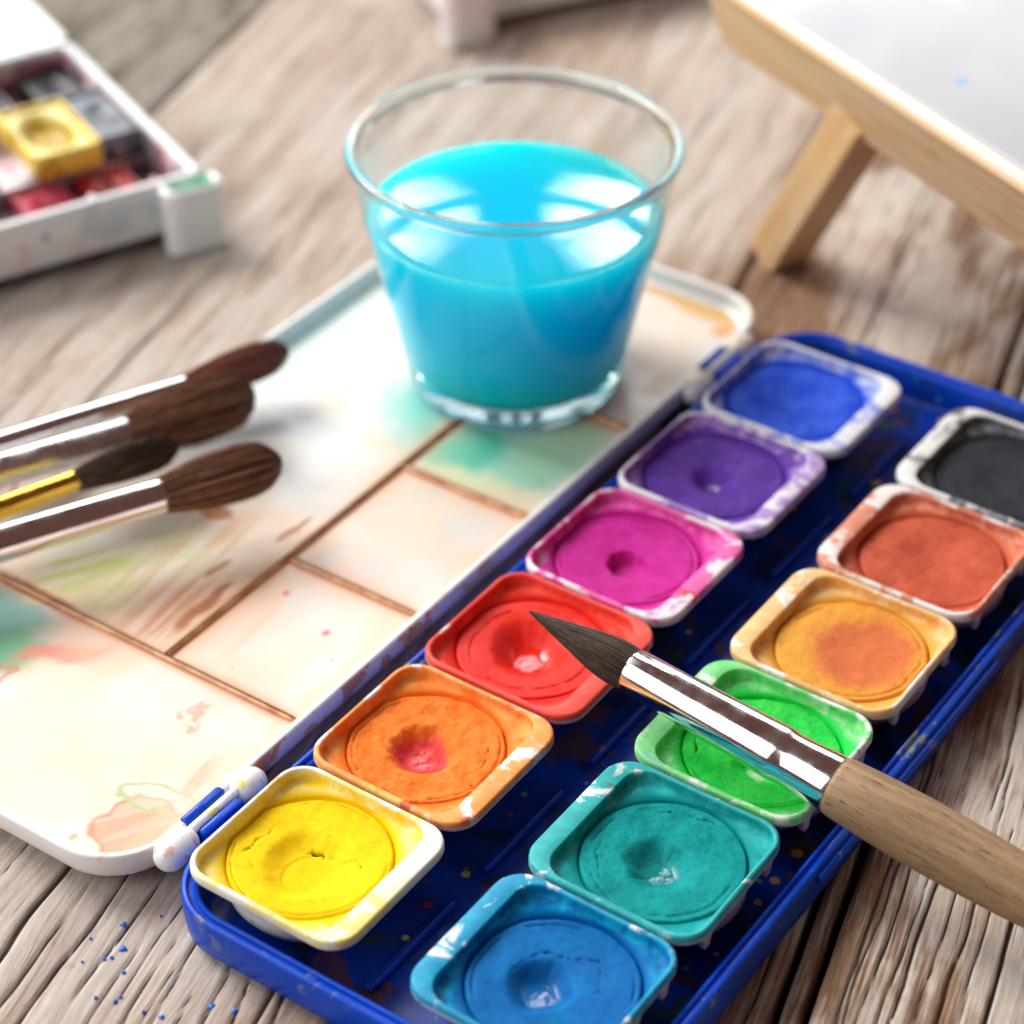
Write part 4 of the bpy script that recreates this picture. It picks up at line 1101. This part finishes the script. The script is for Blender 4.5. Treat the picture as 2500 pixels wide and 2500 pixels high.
half_pan('yellow half pan raised above the others in the white case', 36.0, 24.6, 12.5, 27, 17.5, 6.6, (0.46, 0.30, 0.001), (0.85, 0.62, 0.06), (0.82, 0.86), 0.0, 3.6, 1)
half_pan('worn grey half pan beside the yellow one in the white case', 44.5, 7.4, 6.5, 26, 15.5, 8.5, (0.075, 0.085, 0.11), (0.22, 0.24, 0.29), (0.6, 0.6), 0.0, 1.2, 2)
half_pan('black half pan in the far corner of the white case', 69.5, 10.0, 4.2, 22, 14, 8.0, (0.006, 0.006, 0.007), (0.02, 0.02, 0.022), (0.7, 0.7), 0.0, 0.8, 3)
half_pan('black half pan in the back row behind the yellow one', 69.5, 29.5, 4.2, 22, 14, 7.0, (0.008, 0.008, 0.010), (0.15, 0.15, 0.17), (0.7, 0.7), 0.0, 0.8, 4)
half_pan('red half pan sunk in the front row of the white case', 20.5, 16.4, 4.2, 15, 13, 4.6, (0.36, 0.012, 0.006), (0.40, 0.03, 0.03), (0.7, 0.7), 0.0, 0.8, 5)
half_pan('crimson half pan at the left picture edge in the white case', 20.5, 32.6, 4.2, 15, 13, 4.6, (0.34, 0.025, 0.06), (0.45, 0.06, 0.09), (0.7, 0.7), 0.0, 0.8, 6)

ex3 = Vector((-0.86, 0.51, 0)).normalized()
ey3 = Vector((-ex3.y, ex3.x, 0))
P3 = Vector((-170.5, 276.0, 0))
paint_case('second white paint case cut by the top edge, behind the glass', P3 - ey3 * (CL - 2.0), math.atan2(ex3.y, ex3.x))

# ------------------------------------------------------------------ small easel with canvas, top right
g = G('pine_wood')
pa = g.noise(g.co((0.02, 0.5, 0.5)), 1.0, 4, 0.55, 0.4)
pb = g.noise(g.co((0.05, 0.12, 0.12), (3, 3, 3)), 1.0, 3)
col = g.mix(g.ss(pa, 0.42, 0.62), (0.72, 0.50, 0.28), (0.66, 0.40, 0.17))
col = g.mix(g.ss(pb, 0.55, 0.72, 0, 0.6), col, (0.62, 0.34, 0.12))
M_pine = g.pbr(col, 0.55, normal=g.bump(pa, 0.15, 0.0004))
M_canvas = mat_plastic('white_canvas', (0.55, 0.57, 0.60), 0.7, bump=0.1, speck=[((0.35, 0.5, 0.8), 0.05, 0.14)])
PL = Vector((-63.9, 235.2, 43.4)); PR = Vector((34.5, 187.0, 45.0))
ex = (PR - PL).normalized()
hz = Vector((-ex.y, ex.x, 0)).normalized()
tl = math.radians(20)
sdir = hz * math.cos(tl) + Vector((0, 0, math.sin(tl)))
ndir = ex.cross(sdir)
board = bpy.data.objects.new('canvas', None); COL.objects.link(board); board.empty_display_size = 0.02
Mb = Matrix((ex, sdir, ndir)).transposed().to_4x4(); Mb.translation = PL * MM
board.matrix_world = Mb
tag(board, 'white canvas on a pine stretcher tilted on the small easel, top right', 'canvas')
BW, BH, BT = 150.0, 110.0, 19.5
for nm, a in (('stretcher_bar', (0, BW, 0, 14)), ('stretcher_bar', (0, BW, BH - 14, BH)), ('stretcher_bar', (0, 14, 14.05, BH - 14.05)), ('stretcher_bar', (BW - 14, BW, 14.05, BH - 14.05))):
    v, f = box(*a, 0, BT, 0.7)
    obj(nm, v, f, M_pine, board, smooth=True, sharp=40)
v, f = box(3.2, BW - 3.2, 3.6, BH - 3.2, BT - 1.0, BT + 0.5, 0.4)
obj('canvas_sheet', v, f, M_canvas, board)
v, f = box(0.9, BW - 0.9, 0.9, 3.5, BT - 0.6, BT + 0.25, 0.3)
M_lip = mat_plastic('primed_canvas_edge', (0.80, 0.76, 0.68), 0.6, speck=[((0.30, 0.48, 0.80), 0.07, 0.2)])
obj('canvas_fold', v, f, M_lip, board)

easel = thing('table_easel', 'small pine easel, its leg standing on the table beside the blue box', 'easel', (-41, 222.5, 0))


def beam(name, a, b, w, h, mat, parent, side):
    a, b = Vector(a), Vector(b)
    x = (b - a).normalized()
    y = (Vector(side) - x * Vector(side).dot(x)).normalized()
    z = x.cross(y)
    ln = (b - a).length
    v, f = box(0, ln, -w / 2, w / 2, -h / 2, h / 2, 0.5)
    o = obj(name, v, f, mat, parent, sharp=40)
    m = Matrix((x, y, z)).transposed().to_4x4(); m.translation = (a - Vector(parent.location) / MM) * MM
    o.matrix_local = m
    return o


foot = Vector((-41.0, 225.0, 0.2)); top = Vector((-17.0, 215.2, 47.5))
beam('leg', foot, top + (top - foot) * 0.04, 10.5, 10.5, M_pine, easel, hz)
foot2 = foot + ex * 150; top2 = top + ex * 96
beam('leg', foot2, top2, 10.5, 10.5, M_pine, easel, hz)
beam('ledge', top - ex * 40 + hz * 16 + Vector((0, 0, -4)), top + ex * 125 + hz * 16 + Vector((0, 0, -4)), 12, 9, M_pine, easel, hz)
beam('rear_leg', top + ex * 45 + hz * 95 + Vector((0, 0, -47)), top + ex * 45 + hz * 40 + Vector((0, 0, 8)), 10, 10, M_pine, easel, ex)

# ------------------------------------------------------------------ dried paint specks on the table
sp = [(-23.4, -21.1, .5), (-19.8, -25.2, .62), (0.2, -26.4, .58), (3.8, -25.0, .52), (-4.9, -32.6, .45), (-16.2, -29.0, .32), (-13.2, -34.3, .36), (-20.8, -28.6, .3), (-16.3, -35.5, .3), (-25.7, -26.5, .2), (-8.0, -33.4, .35), (-23.3, -31.1, .2), (-20.0, -27.7, .3), (-19.6, -16.2, .18), (-13.1, -33.1, .28)]
V, F = [], []
for x, y, rr in sp:
    b = len(V); n = 9
    ph0 = random.random() * 6
    for ring, (k, z) in enumerate(((1.0, -1.1), (0.97, -0.42), (0.55, -0.25))):
        for q in range(n):
            a = ph0 + q * 2 * math.pi / n
            w = 1 + 0.25 * math.sin(3 * a + ph0) + 0.12 * math.sin(5 * a)
            V.append((x + rr * k * w * math.cos(a), y + rr * k * w * math.sin(a), z))
    for ring in range(2):
        for q in range(n):
            F.append([b + ring * n + q, b + ring * n + (q + 1) % n, b + (ring + 1) * n + (q + 1) % n, b + (ring + 1) * n + q])
    F.append([b + 2 * n + q for q in range(n)])
M_speck = mat_plastic('dried_blue_paint', (0.03, 0.17, 0.68), 0.5)
tag(obj('paint_specks', V, F, M_speck), 'tiny dried blue paint specks on the table boards', 'paint specks', kind='stuff')
